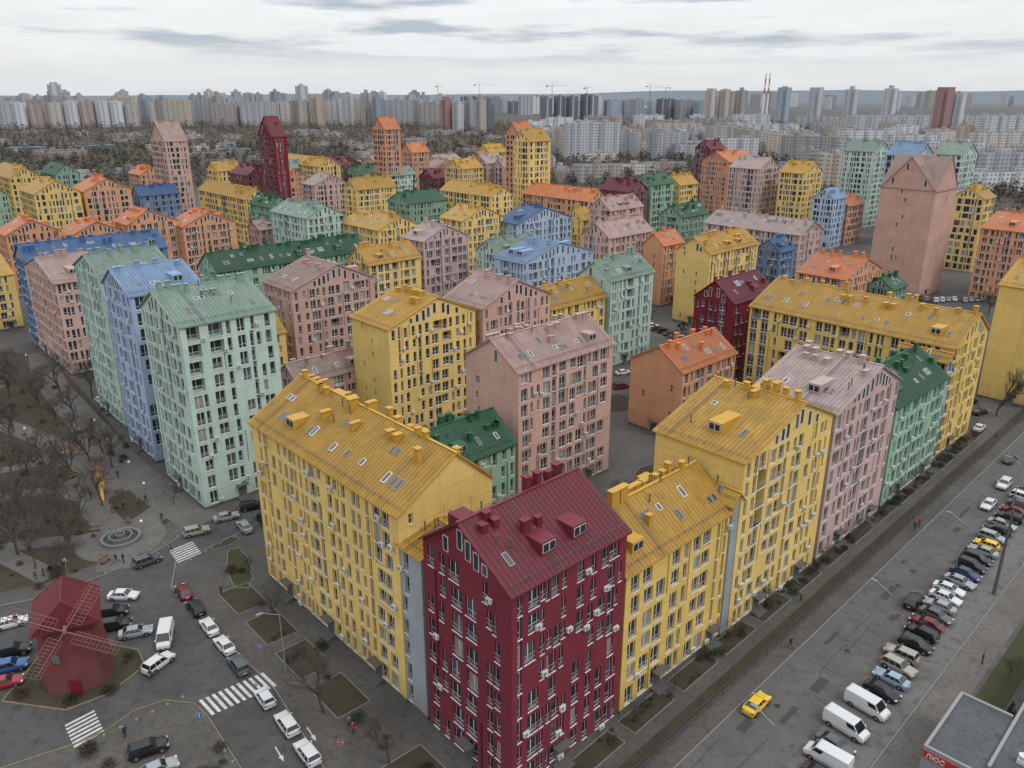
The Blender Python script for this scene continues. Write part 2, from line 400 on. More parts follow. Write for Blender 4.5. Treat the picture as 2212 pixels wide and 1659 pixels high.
            for i in range(nsk):
                r=1+(L_r-3)*(i+.5)/nsk+rng.uniform(-1,1);f=rng.choice([.26,.3,.3,.58,.62])
                if any(a_<r<b_ for a_,b_ in occ): continue
                pairs=rng.choice([1,1,2]);ln_=rng.choice([.9,1.2,1.5])
                for k in range(pairs):
                    rr=r+k*.95
                    if rr>L_r-1: continue
                    cc=c0+(c1-c0)*f;zz=z0+(z1-z0)*f+lift
                    o1=RP(rr,cc,zz);o2=RP(rr+.66,cc,zz);
                    cc2=cc+slopeU[0]*ln_;zz2=zz+slopeU[1]*ln_;o3=RP(rr,cc2,zz2)
                    ex=tuple(o2[q]-o1[q] for q in range(3));ey=tuple(o3[q]-o1[q] for q in range(3))
                    nz=Vector(ex).cross(Vector(ey)).normalized()
                    if nz.z<0: nz=-nz
                    H=.12;CH.box(o1,ex,ey,tuple(nz*H),6 if (i%2) else 2)
                    ins=lambda x,y:tuple(o1[q]+ex[q]*x+ey[q]*y+nz[q]*(H+.006) for q in range(3))
                    CH.poly([ins(.12,.06),ins(.88,.06),ins(.88,.94),ins(.12,.94)],3)
    rc0=RP(-ov,fr*L_c-.18,h+rise+.06)
    ex=RP(L_r+ov,fr*L_c-.18,h+rise+.06);ey=RP(-ov,fr*L_c+.18,h+rise+.06)
    RF.box(rc0,tuple(ex[q]-rc0[q] for q in range(3)),tuple(ey[q]-rc0[q] for q in range(3)),(0,0,.1),1)
    if crossg:
        def Q(s,t,z): p=pt(s,t);return (p[0],p[1],z)
        s_=a/2;z1=h+rise;e_=.25
        for k in (0,1):
            s0=-e_ if k==0 else a+e_
            zz=h-rise*e_/s_
            RF.poly([Q(s0,-e_,zz),Q(s0,b+e_,zz),Q(s_,b+e_,z1),Q(s_,-e_,z1)],0,[(0,0),(b,0),(b,9),(0,9)])
        for t in (0,b):
            W.poly([Q(0,t,h),Q(a,t,h),Q(s_,t,z1)],0,[(0,h),(a,h),(s_,z1)])
    nc=chim if chim is not None else max(2,int(L_r/(1.9 if lod==0 else 2.7)))
    ang=math.atan2(A[1],A[0])
    for i in range(nc):
        if lod==2 and i>6: break
        r=L_r*(i+.5)/nc+rng.uniform(-.6,.6);c=fr*L_c+rng.choice([-1,-.7,0,.7,1,1.6,-1.6,-2.6,-3.2])*1.0
        c=min(max(c,1.2),L_c-1.2)
        p=RP(r,c,0);zr=rz(c);w1=rng.choice([.6,.7,.9,1.3]);w2=rng.choice([.55,.7]);ht=rng.choice([.7,.9,1.2,1.6])
        if lod==2: w1*=1.2;w2*=1.2
        k=rng.choice([1,1,1,2])
        for kk in range(k):
            p=RP(r+kk*1.5,c,0)
            if r+kk*1.5>L_r-.8: continue
            CH.cbox((p[0],p[1],zr-.4),(w1,w2,ht+.4),ang,0)
            CH.cbox((p[0],p[1],zr+ht),(w1-.06,w2-.06,.08),ang,1)
            CH.cbox((p[0],p[1],zr+ht+.08),(w1+.2,w2+.2,.1),ang,0)
    if lod==0:
        for i in range(5):
            r=rng.uniform(1,L_r-1);c=rng.uniform(2,L_c-2);p=RP(r,c,rz(c))
            CH.tube(p,(p[0],p[1],p[2]+1.0),.08,.08,6,4,True)
            CH.tube((p[0],p[1],p[2]+1.0),(p[0],p[1],p[2]+1.2),.16,.05,6,4,True)
        r=rng.uniform(1,L_r-1);p=RP(r,fr*L_c,h+rise)
        RF.tube(p,(p[0],p[1],p[2]+2.2),.025,.02,4,2)
        for zz in (1.5,1.8,2.1): RF.tube((p[0]-.4,p[1],p[2]+zz),(p[0]+.4,p[1],p[2]+zz),.015,.015,3,2)
    if lod<2 and sa!='blank' and h>12:
        D=MB([M_fan,M_gm,M_plinth])
        for (o_,U_,N_,L_) in (((0,0),A,nA,a),(e,(-B[0],-B[1]),nB,b)):
            k=6
            while k<L_-3:
                bx=(o_[0]+U_[0]*k+N_[0]*.02,o_[1]+U_[1]*k+N_[1]*.02,.0)
                D.box(bx,(U_[0]*1.4,U_[1]*1.4,0),(N_[0]*.12,N_[1]*.12,0),(0,0,2.3),0)
                D.poly([(bx[0]+U_[0]*x+N_[0]*.125,bx[1]+U_[1]*x+N_[1]*.125,z) for x,z in ((.15,.15),(1.25,.15),(1.25,2.1),(.15,2.1))],1)
                D.box((bx[0]-U_[0]*.3,bx[1]-U_[1]*.3,2.5),(U_[0]*2.0,U_[1]*2.0,0),(N_[0]*1.0,N_[1]*1.0,0),(0,0,.12),2)
                for q_ in range(3):
                    D.box((bx[0]-U_[0]*(.4+.002*q_),bx[1]-U_[1]*(.4+.002*q_),0),(U_[0]*(2.2+.004*q_),U_[1]*(2.2+.004*q_),0),(N_[0]*(.6+.35*q_),N_[1]*(.6+.35*q_),0),(0,0,.42-.14*q_),2)
                k+=11
        obj('doors',D.mesh('doors'),E)
    obj('walls',W.mesh('walls'),E);obj('roof',RF.mesh('roof'),E);obj('windows',WN.mesh('windows'),E)
    obj('chimneys_and_skylights',CH.mesh('chimneys'),E)
    if AC.f: obj('air_conditioners',AC.mesh('ac'),E)
    return E
BL=[
('maroon',0,60.5,16.2,13.3,23.5,'A',4.2,.55,'win','win'),
('yellow',-11.9,73.9,13.3,34.3,24,'B',4.6,.6,'plain','win'),
('yellow',11.9,72.0,20.4,12,18,'A',4.2,.5,'win','blank'),
('yellow',27.6,86.6,22.6,13.3,24,'B',4,.6,'win','plain'),
('rose',44.8,103.2,21.4,13.4,23.5,'B',4,.62,'win','blank'),
('green',61.4,119.6,22,11,18,'A',4.4,.55,'win','blank','g'),
('yellow',79.8,138.8,18,42,22,'B',4.4,.6,'win','win'),
('yellow',117.3,161.1,24,16,26,'B',4,.5,'win','plain'),
('orange',33,147,19,13,14.5,'A',4,.45,'win','plain'),
('pink',1,118,23,13,24.5,'A',4,.5,'win','plain'),
('green',-8.9,105,13,11,14.5,'A',4,.5,'win','blank','g'),
('mint',-51,119,16,17,31.5,'A',3.8,.6,'win','win'),
('blue',-66.5,137,13,15,32,'A',3.4,.6,'win','win'),
('mint',-79.6,153.6,14,18,31.5,'A',3.4,.5,'win','win'),
('pink',-108,187,12,30,23,'A',4,.5,'win','win'),
('dblue',-125,206,36,14,24,'A',4,.5,'win','win'),
('yellow',-152,224,10,30,16,'A',4,.5,'win','win'),
('green',-76,205,46,12,22,'A',4,.5,'win','win','g'),
('pink',-49,175,22,14,24,'B',4.4,.55,'win','win'),
('yellow',-23,144,21.5,13,24,'B',4.2,.55,'win','plain'),
('pink',-6,159.5,20,13,24,'B',4.4,.5,'win','win'),
('pink',-41,145,21,8,13,'A',3,.5,'win','win'),
('yellow',-55,166,7,9,16,'A',3,.5,'win','win'),
('yellow',9,178.5,19,11,19,'A',4,.5,'win','win'),
('mint',24,192,17,11,22.5,'A',4,.5,'win','plain'),
('blue',3,216,29,12,22,'B',4,.5,'win','win'),
('mint',-4,244,19,11,19,'A',4,.5,'win','win'),
('yellow',57,230,26,12,22,'A',4,.5,'win','plain'),
('maroon',51,180,18,11,20,'A',4.4,.5,'win','win'),
('orange',94,223,24,15,16,'B',4.4,.5,'win','win'),
('dgreen',110,228,10,8,12,'A',3,.5,'win','win'),
('orange',165,253,30,17,24,'B',4,.5,'win','win'),
('yellow',178,309,13,12,28,'A',4,.5,'win','win'),
('mint',182,420,18,16,38,'B',5,.5,'win','win'),
('blue',175,362,20,13,40,'B',5,.5,'win','win'),
('mint',206,382,20,12,39,'B',5,.5,'win','win'),
('orange',120,460,28,18,30,'A',5,.5,'win','win'),
('rose',120,403,20,17,31,'B',5,.5,'win','win'),
('yellow',138,391,18,13,30,'B',5,.5,'win','win'),
('blue',141,359,12,10,22,'A',4,.5,'win','win'),
('orange',151,367,16,10,18,'A',4,.5,'win','win'),
('rose',98,275,17,39,20,'B',4,.5,'win','win'),
('dblue',87,260,10,9,17,'A',3.5,.5,'win','win'),
('orange',48,255,11,8,20,'A',3.5,.5,'win','plain'),
('pink',31,257,23,12,22,'A',4.2,.5,'win','win'),
('pink',37,307,20,11,24,'A',4.2,.5,'win','win'),
('dgreen',66,317,19,11,20,'A',4,.5,'win','win'),
('blue',2,286,28,12,22,'B',4.5,.5,'win','win','d'),
('rose',-27,245,18,11,23,'B',4,.5,'win','win'),
('yellow',-40,224,18,12,20,'A',4,.5,'win','win'),
('yellow',-47,285,19,26,20,'B',4,.5,'win','win'),
('yellow',-17,280,19,13,24,'B',4,.5,'win','win'),
('dgreen',-43,343,20,16,22,'A',4,.5,'win','win'),
('yellow',-9,351,13,36,24,'B',4,.5,'win','win'),
('mint',-74,293,16,28,23,'B',4,.5,'win','win'),
('dgreen',-96,324,9,18,23,'B',4,.5,'win','win'),
('pink',-99,318,17,11,15,'A',3,.5,'win','win'),
('yellow',-111,342,10,50,24,'B',4,.5,'win','win'),
('orange',-168,268,17,14,21,'B',4.5,.5,'win','win'),
('orange',-152,276,20,14,19,'B',4.5,.5,'win','win'),
('orange',-135,285,18,14,22,'B',4.5,.4,'win','win'),
('orange',-119,293,20,14,20,'B',4.5,.5,'win','win'),
('yellow',-199,342,18,24,26,'B',5,.5,'win','win'),
('orange',-188,361,20,18,25,'B',5,.5,'win','win'),
('dblue',-176,388,19,10,20,'A',4,.5,'win','win'),
('green',-226,350,10,40,24,'B',4,.5,'win','win'),
('yellow',-249,410,14,44,26,'B',5,.5,'win','win'),
('dgreen',-236,428,12,29,26,'B',5,.5,'win','win'),
('orange',-202,450,13,19,24,'B',4,.5,'win','win'),
('orange',-173,408,14,12,24,'B',4,.5,'win','win'),
('pink',-167,404,11,20,44,'A',9,.5,'win','win','t'),
('maroon',-116,409,7,16,46,'A',9,.5,'win','win','t'),
('orange',-67,444,10,12,48,'A',6,.5,'win','win','t'),
('orange',-57,478,12,12,34,'A',5,.5,'win','win'),
('orange',4,425,11,11,46,'A',6,.5,'win','win','t'),
('yellow',8,384,14,11,45,'A',5,.5,'win','win','t'),
('yellow',-71,377,22,12,24,'A',4.5,.5,'win','win'),
('mint',-66,444,18,12,24,'A',4,.5,'win','win'),
('rose',-95,397,18,12,24,'B',4.5,.5,'win','win'),
('orange',-121,432,16,14,24,'B',4.5,.5,'win','win'),
('maroon',-136,426,14,22,26,'B',4.5,.5,'win','win'),
('yellow',-159,449,14,16,26,'A',4.5,.5,'win','win'),
('yellow',-111,479,14,48,26,'B',4.5,.5,'win','win'),
('orange',33,351,12,42,22,'B',4.5,.5,'win','win'),
('maroon',53,368,13,18,24,'B',4.5,.5,'win','win'),
('green',64,378,17,11,26,'A',4.5,.5,'win','win'),
('yellow',81,397,15,12,24,'A',4.5,.5,'win','win'),
('yellow',-26,440,15,16,28,'A',4.5,.5,'win','win'),
('rose',-14,452,14,12,30,'A',4.5,.5,'win','win'),
('maroon',-43,452,12,13,22,'A',4.5,.5,'win','win'),
('rose',-4,448,12,10,28,'A',4.5,.5,'win','win'),
('yellow',28,324,12,10,18,'A',4,.5,'win','win'),
('yellow',-13,490,14,12,33,'A',4.5,.5,'win','win'),
('maroon',112,474,16,10,36,'A',4.5,.5,'win','win'),
]
for b in BL:
    tag=b[11] if len(b)>11 else ''
    kw={}
    if tag=='g': kw['roofcol']='dgreen'
    if tag=='d': kw['roofcol']='dblue'
    if tag=='t': kw['nm']=b[0]+'_apartment_tower';kw['chim']=2
    building(*b[:11],**kw)
building('pink',136,264,19,18,36,'A',10,.5,'plain','plain',nm='pink_apartment_tower',chim=0,crossg=True)
frr=random.Random(21)
for i in range(27):
    x=-128+ (i%9)*14+frr.uniform(-4,4);y=488+(i//9)*34+frr.uniform(-8,8)
    building(frr.choice(['yellow','orange','rose','maroon','mint','yellow','orange','dgreen','yellow','pink']),x,y,frr.uniform(12,20),frr.uniform(10,24),frr.choice([17,19,21,24]),frr.choice('AB'),4.5,.5)
def link(X,Y,a,b,h,rise=1.2,axis='B'):
    building('grey',X,Y,a,b,h,axis,rise,.5,'win','win',nm='glazed_stair_link',chim=0,roofcol='yellow')
link(-9.3,71.2,10,4.2,20.5)
link(26.4,85.6,2.2,9,19)
link(78.0,136.9,2.8,9,20)
# ------------------------------------------------------------ ground
def sheet(name,pts,z,mat,uvs=False):
    me=bpy.data.meshes.new(name);me.from_pydata([(x,y,z) for x,y in pts],[],[tuple(range(len(pts)))]);me.materials.append(mat)
    o=obj(name,me)
    if me.polygons[0].normal.z<0: me.flip_normals()
    return o
def slab(name,pts,z0,z1,mat,edge):
    area=sum(pts[i][0]*pts[(i+1)%len(pts)][1]-pts[(i+1)%len(pts)][0]*pts[i][1] for i in range(len(pts)))
    if area<0: pts=pts[::-1]
    M=MB([mat,edge]);M.poly([(x,y,z1) for x,y in pts],0)
    for i in range(len(pts)):
        p,q=pts[i],pts[(i+1)%len(pts)];M.poly([(p[0],p[1],z0),(q[0],q[1],z0),(q[0],q[1],z1),(p[0],p[1],z1)],1)
    return obj(name,M.mesh(name))
def kerb(pts,w=.15,h=.12,mat=None,closed=False,name='kerb'):
    M=MB([mat or M_kerb])
    n=len(pts)
    for i in range(n if closed else n-1):
        p=Vector(pts[i]);q=Vector(pts[(i+1)%n]);d=(q-p);L=d.length
        if L<.01: continue
        d/=L;nn=Vector((-d.y,d.x))
        M.box((p.x-nn.x*w/2,p.y-nn.y*w/2,0),(d.x*L,d.y*L,0),(nn.x*w,nn.y*w,0),(0,0,h+.001*(i%3)),0)
    return obj(name,M.mesh(name))
def pathstrip(pts,w,z=.0075,mat=None,name='footpath'):
    P=[Vector(p) for p in pts];fine=[]
    for i in range(len(P)-1):
        p0=P[max(i-1,0)];p1=P[i];p2=P[i+1];p3=P[min(i+2,len(P)-1)]
        for k in range(6):
            t=k/6;fine.append(.5*((2*p1)+(-p0+p2)*t+(2*p0-5*p1+4*p2-p3)*t*t+(-p0+3*p1-3*p2+p3)*t**3))
    fine.append(P[-1]);Ls=[];Rs=[]
    for i,p in enumerate(fine):
        d=(fine[min(i+1,len(fine)-1)]-fine[max(i-1,0)]).normalized();n=Vector((-d.y,d.x));Ls.append(p+n*w/2);Rs.append(p-n*w/2)
    M=MB([mat or M_path,M_kerb])
    for i in range(len(fine)-1):
        M.poly([(Rs[i].x,Rs[i].y,z),(Rs[i+1].x,Rs[i+1].y,z),(Ls[i+1].x,Ls[i+1].y,z),(Ls[i].x,Ls[i].y,z)],0)
    obj(name,M.mesh(name))
mg=newmat('terrain',.95);b=mg.node_tree.nodes['Principled BSDF'];geo=N(mg,'ShaderNodeNewGeometry')
n1=noise(mg,geo.outputs['Position'],.006,8,.6);n2=noise(mg,geo.outputs['Position'],.035,6,.6)
c=mixc(mg,maprange(mg,n1,.4,.6,0,1),(.050,.042,.032,1),(.064,.056,.038,1))
c=mixc(mg,maprange(mg,n2,.58,.72,0,1),c,(.09,.080,.068,1))
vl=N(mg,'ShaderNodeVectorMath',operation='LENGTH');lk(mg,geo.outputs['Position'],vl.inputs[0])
c=mixc(mg,maprange(mg,vl.outputs['Value'],1500,9000,0,1),c,(.12,.14,.165,1))  # aerial haze painted into the ground colour, growing with distance
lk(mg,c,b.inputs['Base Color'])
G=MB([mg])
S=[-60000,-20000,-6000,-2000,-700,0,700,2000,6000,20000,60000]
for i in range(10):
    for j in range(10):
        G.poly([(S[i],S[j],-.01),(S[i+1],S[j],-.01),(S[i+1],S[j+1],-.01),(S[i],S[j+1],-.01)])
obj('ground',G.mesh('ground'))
sheet('pavement',[(-300,-20),(260,-20),(300,330),(150,560),(-300,560)],0,M_pave)
asph=[(-5.6,45),(-19.3,64.4),(-27.5,76),(-47.7,96.5),(-49.6,103),(-46.7,106.2),(-40.2,115.4),(-34,120),(-38,125),(-49.7,114.6),(-54.1,105.6),(-58.4,100),(-64,94.3),(-69.1,92.2),(-80,90),(-95,84),(-95,55),(-75,56),(-53,64),(-46.7,67.5),(-44.1,69.5),(-42.3,72.6),(-39.5,74.2),(-36,73.7),(-33.7,71.6),(-27.8,64.4),(-11.9,45)]
sheet('road',asph,.004,M_asph)
kerb(asph[0:8]);kerb(asph[9:17]);kerb(asph[17:27],w=.12,mat=M_ky)
isl=[(-58,74),(-50,72.6),(-46.5,75.2),(-44.3,80),(-46.4,83),(-52,84.4),(-58,83)]
slab('traffic_island',isl,0,.12,M_soil,M_ky);kerb(isl,.14,.16,M_ky,True)
FD=Vector((.7105,.7037));FN=Vector((.7037,-.7105))
def S_(s,q):
    p=Vector((13.5,64.4))+FD*s+FN*q;return (p.x,p.y)
def strip(name,s0,s1,q0,q1,z,mat): return sheet(name,[S_(s0,q0),S_(s0,q1),S_(s1,q1),S_(s1,q0)],z,mat)
M_road=noisy('street_asphalt',(.078,.076,.073,1),(.108,.105,.101,1),.12,.92,8,c3=(.066,.064,.062,1),s3=.7)
strip('road',-45,420,2.2,10.2,.004,M_road)
M_lot=noisy('worn_asphalt',(.098,.094,.089,1),(.135,.13,.123,1),.15,.92,8,c3=(.070,.067,.063,1),s3=.7)
strip('parking_strip',-45,230,10.2,16.4,.004,M_lot)
strip('footpath',-45,230,16.4,20,.004,M_path)
kerb([S_(-45,2.2),S_(420,2.2)]);kerb([S_(-45,16.4),S_(230,16.4)])
strip('verge',-45,230,-1.9,-.4,.005,M_soil)
strip('verge',-20,230,20.5,23.5,.005,M_lawn)
sheet('lawn',[S_(16,24),S_(16,29),S_(36,31),S_(36,24)],.006,M_lawn)
for k in range(14):
    s=-6+k*9.2
    pts=[S_(s,-5.9),S_(s,-3.5),S_(s+7.4,-3.5),S_(s+7.4,-5.9)];sheet('planting_bed',pts,.006,M_soil);kerb(pts,.1,.08,None,True)
M_patch=newmat('asphalt_patch',.9,(.050,.048,.047,1));M_tar=newmat('tar_seam',.8,(.028,.027,.027,1))
for k in range(14):
    s=R.uniform(-5,110);q=R.uniform(3,9);strip('road_patch',s,s+R.uniform(1,5),q,q+R.uniform(.4,1.2),.0082+.0002*k,M_patch)
for k in range(26):
    s=R.uniform(-8,110);q=R.uniform(2.6,9.8);M=MB([M_tar]);al=R.random()<.5
    for i in range(9):
        s2=s+(R.uniform(.5,1.2) if al else R.uniform(-.25,.25));q2=q+(R.uniform(-.12,.12) if al else R.uniform(.3,.6))
        if q2>16: break
        a=S_(s,q);b_=S_(s2,q2);d=Vector(b_)-Vector(a);n=Vector((-d.y,d.x)).normalized()*.035
        M.poly([(a[0]-n.x,a[1]-n.y,.0125),(b_[0]-n.x,b_[1]-n.y,.0125),(b_[0]+n.x,b_[1]+n.y,.0125),(a[0]+n.x,a[1]+n.y,.0125)]);s,q=s2,q2
    if M.f: obj('tar_seam',M.mesh('tar_seam'))
def disc(name,x,y,r,z,mat,n=20): sheet(name,[(x+r*math.cos(2*math.pi*i/n),y+r*math.sin(2*math.pi*i/n)) for i in range(n)],z,mat)
for s,q in ((3,6),(18,5.2),(33,6.6),(52,5.5),(8,14)):
    x,y=S_(s,q);disc('manhole_cover',x,y,.36,.0135,M_tar)
def cross(p0,span,stripe,n,fill=.5):
    M=MB([M_white])
    for i in range(n):
        a=(i)/n;b_=(i+fill)/n
        P0=(p0[0]+span[0]*a,p0[1]+span[1]*a);P1=(p0[0]+span[0]*b_,p0[1]+span[1]*b_)
        M.poly([(P0[0],P0[1],.009),(P1[0],P1[1],.009),(P1[0]+stripe[0],P1[1]+stripe[1],.009),(P0[0]+stripe[0],P0[1]+stripe[1],.009)])
    o=obj('crosswalk',M.mesh('crosswalk'));me=o.data
    if me.polygons[0].normal.z<0: me.flip_normals()
cross((-33.4,71.9),(6.2,5.0),(-2.3,2.3),11)
cross((-49.0,70.4),(2.9,-3.5),(2.1,2.3),7)
cross((-51.9,106.2),(2.8,-3.6),(2.5,2.8),7)
M=MB([M_white]);dv=Vector((.59,-.81));nv=Vector((.81,.59))
for x,y in ((-24.5,66.5),(-21.8,69.3)):
    c_=Vector((x,y))
    for q in ([(-1,-.07),(.6,-.07),(.6,.07),(-1,.07)],[(.6,-.25),(1.5,0),(.6,.25)]):
        M.poly([((c_+dv*a+nv*b_).x,(c_+dv*a+nv*b_).y,.009) for a,b_ in q])
obj('road_marking',M.mesh('road_marking'))
def blob(cx,cy,rx,ry,ang,seed,name='planting_bed',mat=None,z=.0062,kb=True):
    q=random.Random(seed);pts=[]
    for i in range(18):
        t=2*math.pi*i/18;r=1+q.uniform(-.1,.1)
        x=rx*r*math.cos(t);y=ry*r*math.sin(t);pts.append((cx+x*math.cos(ang)-y*math.sin(ang),cy+x*math.sin(ang)+y*math.cos(ang)))
    sheet(name,pts,z,mat or M_soil)
    if kb: kerb(pts,.1,.08,None,True)
blob(-39.8,101.5,6,1.6,2.0,1,mat=M_lawn);blob(-57.5,121,5.5,2.4,2.4,2);blob(-44.3,108.5,2.2,1.2,.9,4)
sheet('park_ground',[(-61,103),(-66,97.5),(-72,95),(-100,90),(-150,110),(-165,215),(-124,203),(-108,186),(-84,156),(-68,135),(-56,124),(-55,116)],.003,M_soil)
pathstrip([(-50,115),(-60,124),(-74,138),(-90,157),(-112,184),(-126,206)],6.5)
pathstrip([(-60,109.6),(-70,120),(-73,129),(-84,140),(-97,150),(-115,160),(-140,170)],4.5,.0088)
pathstrip([(-58,101),(-60,110),(-58,120)],5,.0101)
pathstrip([(-66,99),(-78,106),(-92,112),(-110,128),(-120,150),(-122,180)],3.4,.0114)
pathstrip([(-73,129),(-86,124),(-100,118),(-125,115)],3,.0127)
pathstrip([(-84,140),(-94,134),(-108,130)],2.8,.014)
pathstrip([(-60,110),(-75,108),(-90,100),(-110,95)],3,.0153)
disc('plaza',-60.7,109.6,6.5,.0166,M_path,28);disc('plaza',-73,128.5,6.5,.0179,M_path,28);disc('plaza',-85,141,5,.0192,M_path,28)
for k in range(4):
    nn_=Vector((DB[1],-DB[0]))
    c0=Vector((-11.9,73.9))+Vector(DB)*(k*8.5+3)-nn_*3.0
    pts=[tuple(c0),tuple(c0+Vector(DB)*6.4),tuple(c0+Vector(DB)*6.4-nn_*4.2),tuple(c0-nn_*4.2)]
    sheet('planting_bed',pts,.0055,M_soil);kerb(pts,.1,.08,None,True)
c0=Vector((0,60.5))-Vector((DB[1],-DB[0]))*2.5
for k in range(3):
    nn_=Vector((DB[1],-DB[0]));c1=c0+Vector(DB)*(k*7-8)
    pts=[tuple(c1),tuple(c1+Vector(DB)*5.8),tuple(c1+Vector(DB)*5.8-nn_*4.8),tuple(c1-nn_*4.8)]
    sheet('planting_bed',pts,.0087,M_soil);kerb(pts,.1,.08,None,True)
for i,(x,y) in enumerate([(20,120),(28,132),(12,136),(22,168),(36,190),(56,165),(70,190),(46,210),(-30,190),(0,200),(-60,190),(40,130),(52,145)]):
    blob(x,y,7,5,.7,60+i,z=.0062+.001*i)
sheet('road',[(30,160),(34,156),(70,235),(62,238)],.0042,M_asph)
sheet('road',[(88,150),(92,146),(160,262),(150,270)],.0042,M_asph)
# ------------------------------------------------------------ cars
M_tyre=newmat('tyre',.9,(.015,.015,.015,1));M_rim=newmat('rim',.35,(.30,.30,.31,1),.7)
M_cg=newmat('car_glass',.08,(.012,.015,.018,1),0,.7)
M_hl=newmat('headlight',.15,(.5,.5,.52,1));M_tl=newmat('taillight',.25,(.30,.02,.015,1))
M_plate=newmat('plate',.5,(.5,.5,.5,1))
CC={'white':(.50,.505,.51,1),'silver':(.26,.27,.285,1),'black':(.013,.013,.015,1),'grey':(.075,.08,.085,1),'blue':(.03,.10,.26,1),'red':(.24,.02,.025,1),'dred':(.12,.015,.02,1),'yellow':(.62,.40,.03,1),'beige':(.28,.26,.215,1),'lblue':(.22,.31,.39,1),'dblue':(.02,.05,.11,1)}
CP={k:newmat('car_paint_'+k,.28,v,.1 if k not in('white','yellow') else 0,.5) for k,v in CC.items()}
def car_mesh(kind,color):
    M=MB([CP[color],M_cg,M_tyre,M_rim,M_hl,M_tl,M_dark,M_plate])
    if kind=='sedan':
        st=[(-2.25,.30,.62,.80,.70),(-2.15,.24,.66,.93,.82),(-1.3,.2,.68,.99,.88),(-.4,.2,.68,.97,.90),(.9,.2,.68,.95,.90),(1.6,.2,.66,.86,.88),(2.1,.24,.6,.74,.82),(2.25,.32,.55,.62,.68)]
        cab=dict(b0=-1.75,b1=1.05,t0=-1.0,t1=.35,z0=.96,z1=1.43,w0=.80,w1=.60)
    elif kind=='suv':
        st=[(-2.2,.36,.7,.95,.78),(-2.1,.3,.75,1.1,.88),(-1.2,.27,.78,1.12,.92),(-.2,.27,.78,1.11,.92),(.9,.27,.78,1.08,.92),(1.6,.27,.76,1.02,.9),(2.05,.3,.72,.92,.85),(2.2,.4,.62,.75,.72)]
        cab=dict(b0=-2.1,b1=1.0,t0=-1.75,t1=.3,z0=1.1,z1=1.66,w0=.86,w1=.68)
    elif kind=='hatch':
        st=[(-1.95,.3,.66,.88,.74),(-1.85,.24,.7,1.0,.84),(-1.1,.2,.7,1.0,.87),(-.2,.2,.7,.98,.87),(.8,.2,.7,.95,.87),(1.4,.2,.68,.88,.86),(1.8,.24,.62,.76,.8),(1.95,.32,.55,.62,.66)]
        cab=dict(b0=-1.85,b1=1.0,t0=-1.45,t1=.25,z0=.97,z1=1.46,w0=.80,w1=.62)
    else:
        st=[(-2.6,.35,.9,1.3,.9),(-2.55,.3,.9,1.35,.97),(-1.2,.28,.9,1.35,.98),(.6,.28,.9,1.34,.98),(1.6,.28,.85,1.25,.98),(2.2,.28,.8,1.12,.95),(2.55,.32,.75,.98,.88),(2.65,.42,.65,.75,.75)]
        cab=dict(b0=-2.58,b1=1.95,t0=-2.5,t1=1.25,z0=1.3,z1=2.15,w0=.95,w1=.82)
    rings=[]
    for x,zb,zm,zt,w in st:
        rings.append([(x,-w*.9,zb),(x,-w,zm*.75),(x,-w*.99,zm),(x,-w*.9,zt-.03),(x,-w*.5,zt+.02),(x,w*.5,zt+.02),(x,w*.9,zt-.03),(x,w*.99,zm),(x,w,zm*.75),(x,w*.9,zb)])
    for a,b_ in zip(rings[:-1],rings[1:]):
        for i in range(10):
            j=(i+1)%10;M.poly([a[i],b_[i],b_[j],a[j]],0 if i!=9 else 6)
    M.poly(rings[0],0);M.poly(rings[-1][::-1],0)
    c=cab
    bt=[(c['b0'],-c['w0']),(c['b1'],-c['w0']*.97),(c['b1'],c['w0']*.97),(c['b0'],c['w0'])]
    tp=[(c['t0'],-c['w1']),(c['t1'],-c['w1']),(c['t1'],c['w1']),(c['t0'],c['w1'])]
    z0,z1=c['z0']-.06,c['z1']
    b3=[(x,y,z0) for x,y in bt];t3=[(x,y,z1-.06) for x,y in tp]
    van=(kind=='van')
    for i in range(4):
        j=(i+1)%4
        M.poly([b3[i],b3[j],t3[j],t3[i]],0 if (van and i!=1) else 1)
    cx=(c['t0']+c['t1'])/2
    r=[(x+(.05 if x>cx else -.05),y*1.04,z1-.06) for x,y in tp];r2=[(cx+(x-cx)*.88,y*.85,z1+.015) for x,y in tp]
    for i in range(4):
        j=(i+1)%4;M.poly([r[i],r[j],r2[j],r2[i]],0)
    M.poly(r2,0)
    def P3(a,b_,t): return tuple(a[k]+(b_[k]-a[k])*t for k in range(3))
    for i in range(4): M.tube(b3[i],t3[i],.05,.045,4,0)
    for s in (0,1):
        A0=b3[0] if s==0 else b3[3];A1=b3[1] if s==0 else b3[2];T0=t3[0] if s==0 else t3[3];T1=t3[1] if s==0 else t3[2]
        for t in ((.36,.66) if not van else ()):
            M.tube(P3(A0,A1,t),P3(T0,T1,t),.04,.04,4,0)
        if van:
            sg=-1 if s==0 else 1
            q=[P3(A0,A1,.72),P3(A0,A1,.97),P3(T0,T1,.96),P3(T0,T1,.72)]
            q=[(p[0],p[1]+sg*.012,p[2]) for p in q]
            M.poly([P3(q[0],q[3],.25),P3(q[1],q[2],.25),P3(q[1],q[2],.85),P3(q[0],q[3],.85)],1)
    xf=st[-1][0];xr=st[0][0]
    wb=1.38 if not van else 1.65;wr=.33 if kind!='suv' else .37
    W=st[3][4]
